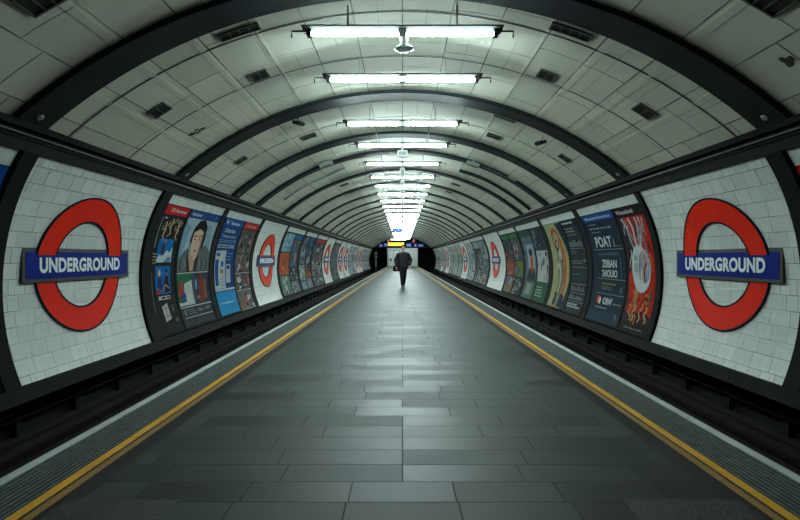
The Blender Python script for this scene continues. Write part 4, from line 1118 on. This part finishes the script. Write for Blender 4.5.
root = empty('passage_door', (-1.35, YE-0.02, 0), 'pale double door with a small dark notice in the end wall', 'door')
b = MB(); b.box((-0.95, -0.04, 0), (0.95, 0.0, 2.5), M['fitting']); b.build('door_frame', root)
for x in (-0.87, 0.03):
    b = MB(); b.box((x, -0.07, 0.02), (x+0.84, -0.041, 2.42), M['white']); b.build('door_leaf', root)
b = MB(); b.box((-0.62, -0.09, 0.85), (-0.34, -0.071, 1.2), M['fitdark']); b.build('notice', root)
root = empty('signal_post', (-4.06, 76.5, -1.2), 'track signal with two pale round lamps in the left tunnel mouth', 'signal')
b = MB(); b.tube([(0, 0, 0), (0, 0, 3.4)], 0.05, M['fitting'], 8); b.build('post', root)
b = MB(); b.box((-0.24, -0.1, 2.4), (0.24, 0.1, 3.5), M['ventdark']); b.build('signal_head', root)
for z in (2.65, 3.2):
    b = MB()
    n = 14
    b.tube([(0, -0.10, z), (0, -0.14, z)], 0.19, M['cable'], n); b.tube([(0, -0.141, z), (0, -0.15, z)], 0.10, M['ventdark'], n); b.build('signal_lamp', root)
b = MB()
b.box((-0.09, -0.12, 1.2), (0.09, -0.06, 2.2), M['cable']); b.build('ladder_plate', root)
# signs hanging at the far end
M['sign_yellow'] = emit_mat('lit yellow sign face', (246, 196, 30), 0.9)
M['sign_blue'] = emit_mat('lit blue sign face', (30, 90, 170), 0.25)
M['sign_red'] = emit_mat('lit red sign face', (170, 40, 60), 0.3)
M['sign_violet'] = emit_mat('lit violet sign face', (84, 70, 170), 0.5)
M['lightbox'] = emit_mat('lit white box face', (220, 240, 240), 1.6)
def hang_sign(name, x, y, z, w, h, m, label, cat='sign', two=True, deco=None):
    top = VC + math.sqrt(VR*VR - x*x)
    root = empty(name, (x, y, z), label, cat)
    b = MB(); b.box((-w/2, -0.04, -h/2), (w/2, 0.04, h/2), M['fitdark']); b.build('sign_box', root)
    b = MB(); b.box((-w/2+0.03, -0.05, -h/2+0.03), (w/2-0.03, -0.041, h/2-0.03), M[m]); b.build('sign_face', root)
    if deco:
        b = MB(); tris, bb = text_tris(deco, 0.02)
        for t in tris:
            b.face([(-w*0.4+(u-bb[0])/(bb[2]-bb[0])*w*0.8, -0.055, -h*0.22+(v-bb[1])/(bb[3]-bb[1])*h*0.44) for u, v in t], M['letter'] if m != 'sign_yellow' else M['black'])
        b.build('lettering', root)
    for s in ((-1, 1) if two else (0,)):
        xx = x+s*w*0.35; tp = VC + math.sqrt(VR*VR - xx*xx)
        b = MB(); b.tube([(s*w*0.35, 0, h/2), (s*w*0.35, 0, tp-z)], 0.014, M['fitdark'], 6); b.build('hanger_rod', root)
hang_sign('direction_sign', -0.40, 40.0, 3.50, 0.82, 0.32, 'sign_blue', 'small blue hanging sign under the row of far lights')
hang_sign('way_out_sign', -0.78, 60.0, 2.95, 1.95, 0.44, 'sign_yellow', 'lit yellow hanging sign above the walking person', deco=None)
hang_sign('light_box', -0.60, 72.0, 3.98, 2.3, 0.30, 'lightbox', 'long white light box hanging above the yellow sign at the far end', 'light box')
for i, (x, w, z, m, lab) in enumerate(((-3.35, 0.6, 3.2, 'sign_violet', 'violet sign at the far left of the end arch'), (-2.5, 0.8, 3.35, 'sign_blue', 'blue sign left of the yellow sign on the end arch'), (-2.2, 0.45, 3.95, 'sign_red', 'small red sign over the blue one on the left of the end arch'), (0.98, 0.86, 3.3, 'sign_blue', 'blue sign just right of the yellow sign on the end arch'), (1.75, 0.4, 3.95, 'sign_red', 'red sign high on the right of the end arch'), (2.02, 0.42, 3.25, 'sign_violet', 'violet sign at the right of the end arch'), (2.85, 0.9, 3.2, 'sign_blue', 'blue sign at the far right of the end arch'))):
    w *= 0.98
    root = empty('end_sign', (x, YE-0.03, z), lab, 'sign', 'coloured signs on the end arch')
    b = MB(); b.box((-w/2, -0.06, -0.28), (w/2, 0, 0.28), M['fitdark']); b.build('sign_box', root)
    b = MB(); b.box((-w/2+0.03, -0.07, -0.25), (w/2-0.03, -0.061, 0.25), M[m]); b.build('sign_face', root)
    b = MB(); b.box((-w*0.3, -0.075, -0.05), (w*0.2, -0.071, 0.04), M['letter']); b.build('sign_line', root)

# ------------------------------------------------------------------ the walking person
def figure_part(name, caps, blobs, m, parent, voxel=0.012, smooth=6):
    b = MB()
    for pts, rs in caps:
        P = [Vector(p) for p in pts]
        # rounded ends
        d0 = (P[0]-P[1]).normalized(); d1 = (P[-1]-P[-2]).normalized()
        PP = [P[0]+d0*rs[0]*0.9, P[0]+d0*rs[0]*0.55] + P + [P[-1]+d1*rs[-1]*0.55, P[-1]+d1*rs[-1]*0.9]
        RR = [rs[0]*0.35, rs[0]*0.82] + list(rs) + [rs[-1]*0.82, rs[-1]*0.35]
        b.tube(PP, RR, m, 12)
    for c, r in blobs:
        n, k = 14, 9
        for j in range(k):
            t0, t1 = -PI/2+PI*j/k, -PI/2+PI*(j+1)/k
            for i in range(n):
                a0, a1 = 2*PI*i/n, 2*PI*(i+1)/n
                q = [(c[0]+r[0]*math.cos(t)*math.cos(a), c[1]+r[1]*math.cos(t)*math.sin(a), c[2]+r[2]*math.sin(t)) for a, t in ((a0,t0),(a1,t0),(a1,t1),(a0,t1))]
                if j == 0: q = [q[0], q[2], q[3]]
                elif j == k-1: q = q[:3]
                b.face(q, m, None, True)
    ob = b.build(name, parent)
    md = ob.modifiers.new('remesh', 'REMESH'); md.mode = 'VOXEL'; md.voxel_size = voxel; md.use_smooth_shade = True
    ms = ob.modifiers.new('smooth', 'SMOOTH'); ms.iterations = smooth; ms.factor = 0.5
    bpy.context.view_layer.update()
    dg = bpy.context.evaluated_depsgraph_get()
    me = bpy.data.meshes.new_from_object(ob.evaluated_get(dg))
    ob.modifiers.clear()
    old = ob.data; ob.data = me; bpy.data.meshes.remove(old); me.name = name
    for p in me.polygons: p.use_smooth = True
    if not me.materials: me.materials.append(m)
    return ob
M['skin'] = mat('skin', (196, 150, 128), 0.5)
M['coat'] = mat('black padded jacket', (30, 33, 36), 0.6)
M['trouser'] = mat('black trousers', (22, 24, 27), 0.7)
M['shoe'] = mat('black leather shoes', (16, 16, 17), 0.35)
M['hair'] = mat('dark brown hair', (46, 36, 30), 0.6)
M['bag'] = mat('black bag', (20, 20, 22), 0.55)
M['shirt'] = mat('grey shirt', (120, 124, 124), 0.6)
PY = 22.4
person = empty('person', (0.03, PY, 0), 'person in black padded jacket and trousers walking down the middle of the platform', 'person')
person.scale = (1.03, 1.03, 1.03)
# facing the camera (-y). x < 0 is image left
def hand(x, y, z, s):
    """relaxed hand hanging, fingers curled; s = side"""
    out = [([(x, y, z), (x, y-0.01, z-0.05), (x, y-0.015, z-0.085)], [0.026, 0.037, 0.034])]
    for k, ln in enumerate((0.062, 0.072, 0.067, 0.052)):
        yy = y - 0.04 + k*0.021
        out.append(([(x, yy, z-0.08), (x-s*0.004, yy-0.004, z-0.08-ln*0.5), (x-s*0.022, yy-0.004, z-0.08-ln)], [0.0095, 0.0085, 0.0075]))
    out.append(([(x, y-0.03, z-0.035), (x-s*0.012, y-0.055, z-0.065), (x-s*0.02, y-0.062, z-0.095)], [0.012, 0.0105, 0.009]))
    return out
caps = [([(0, 0.01, 1.42), (0.0, 0.0, 1.52), (0.0, -0.01, 1.58)], [0.075, 0.058, 0.055]),
        ([(0, 0, 0.98), (0, 0.0, 1.2), (0, 0, 1.40)], [0.12, 0.11, 0.12]),
        ([(-0.10, 0, 0.95), (-0.075, -0.10, 0.52), (-0.05, -0.22, 0.12)], [0.085, 0.058, 0.042]),
        ([(0.10, 0, 0.95), (0.075, -0.02, 0.52), (0.04, 0.22, 0.16)], [0.085, 0.058, 0.042]),
        ([(-0.19, 0, 1.42), (-0.29, 0.03, 1.16), (-0.285, -0.04, 0.90)], [0.055, 0.045, 0.032]),
        ([(0.19, 0, 1.42), (0.30, 0.03, 1.16), (0.27, -0.10, 0.95)], [0.055, 0.045, 0.032])]
caps += hand(-0.285, -0.045, 0.87, -1) + hand(0.27, -0.12, 0.93, 1)
blobs = [((0.0, -0.01, 1.70), (0.075, 0.095, 0.115)), ((0, -0.035, 1.645), (0.056, 0.062, 0.06)), ((0, -0.108, 1.69), (0.013, 0.02, 0.026)),
         ((-0.077, 0.0, 1.695), (0.012, 0.018, 0.03)), ((0.077, 0.0, 1.695), (0.012, 0.018, 0.03)),
         ((0, -0.093, 1.645), (0.028, 0.012, 0.008)), ((-0.03, -0.088, 1.72), (0.016, 0.012, 0.008)), ((0.03, -0.088, 1.72), (0.016, 0.012, 0.008))]
figure_part('body', caps, blobs, M['skin'], person, 0.009, 4)
for s in (-1, 1):
    b = MB(); b.lathe((s*0.03, -0.097, 1.712), [(0, 0.008), (0.011, 0.003), (0.011, -0.003), (0, -0.008)], M['coat'], 10); b.build('eye', person)
figure_part('hair', [([(-0.05, -0.02, 1.79), (0.05, -0.02, 1.79)], [0.035, 0.035])], [((0, 0.02, 1.755), (0.092, 0.105, 0.095)), ((0, 0.06, 1.68), (0.078, 0.06, 0.08))], M['hair'], person, 0.012, 4)
figure_part('jacket', [([(-0.10, 0.0, 1.44), (0.10, 0.0, 1.44)], [0.10, 0.10]),
                       ([(-0.08, 0.0, 0.86), (-0.09, 0.0, 1.1), (-0.10, 0.0, 1.38)], [0.155, 0.155, 0.155]), ([(0.08, 0.0, 0.86), (0.09, 0.0, 1.1), (0.10, 0.0, 1.38)], [0.155, 0.155, 0.155]), ([(0.0, -0.01, 0.86), (0.0, -0.01, 1.1), (0.0, -0.01, 1.40)], [0.165, 0.165, 0.155]),
                       ([(-0.20, 0.0, 1.41), (-0.32, 0.03, 1.16), (-0.29, -0.04, 0.93)], [0.098, 0.088, 0.068]),
                       ([(0.20, 0.0, 1.41), (0.335, 0.03, 1.16), (0.275, -0.10, 0.98)], [0.098, 0.088, 0.068]),
                       ([(-0.06, 0.03, 1.5), (0.0, 0.06, 1.53), (0.06, 0.03, 1.5)], [0.05, 0.05, 0.05])], [], M['coat'], person, 0.015, 5)
figure_part('trousers', [([(-0.07, 0, 0.88), (0.07, 0, 0.88)], [0.13, 0.13]),
                         ([(-0.09, 0, 0.90), (-0.07, -0.10, 0.52), (-0.045, -0.22, 0.13)], [0.108, 0.08, 0.062]), ([(0.09, 0, 0.90), (0.07, -0.02, 0.52), (0.04, 0.22, 0.17)], [0.108, 0.08, 0.062])], [], M['trouser'], person, 0.014, 5)
figure_part('shoe', [([(-0.045, -0.21, 0.055), (-0.045, -0.30, 0.045), (-0.048, -0.39, 0.038)], [0.052, 0.045, 0.036])], [], M['shoe'], person, 0.01, 3)
figure_part('shoe', [([(0.04, 0.24, 0.13), (0.04, 0.17, 0.07), (0.042, 0.10, 0.04)], [0.05, 0.045, 0.036])], [], M['shoe'], person, 0.01, 3)
root = empty('shoulder_bag', (-0.27, PY+0.26, 0.71), 'black bag hanging at the hip of the walking person', 'bag')
figure_part('bag_body', [([(-0.10, 0, 0.05), (0.10, 0, 0.05)], [0.07, 0.07]), ([(-0.11, 0, 0.14), (0.10, 0, 0.14)], [0.065, 0.065]), ([(-0.10, 0, 0.20), (0.09, 0, 0.20)], [0.045, 0.045])], [], M['bag'], root, 0.012, 4)
b = MB(); b.tube([(-0.07, 0, 0.2), (0.02, 0.0, 0.45), (0.12, -0.02, 0.74), (0.17, -0.12, 0.84), (0.165, -0.24, 0.80)], 0.012, M['bag'], 8); b.build('shoulder_strap', root)
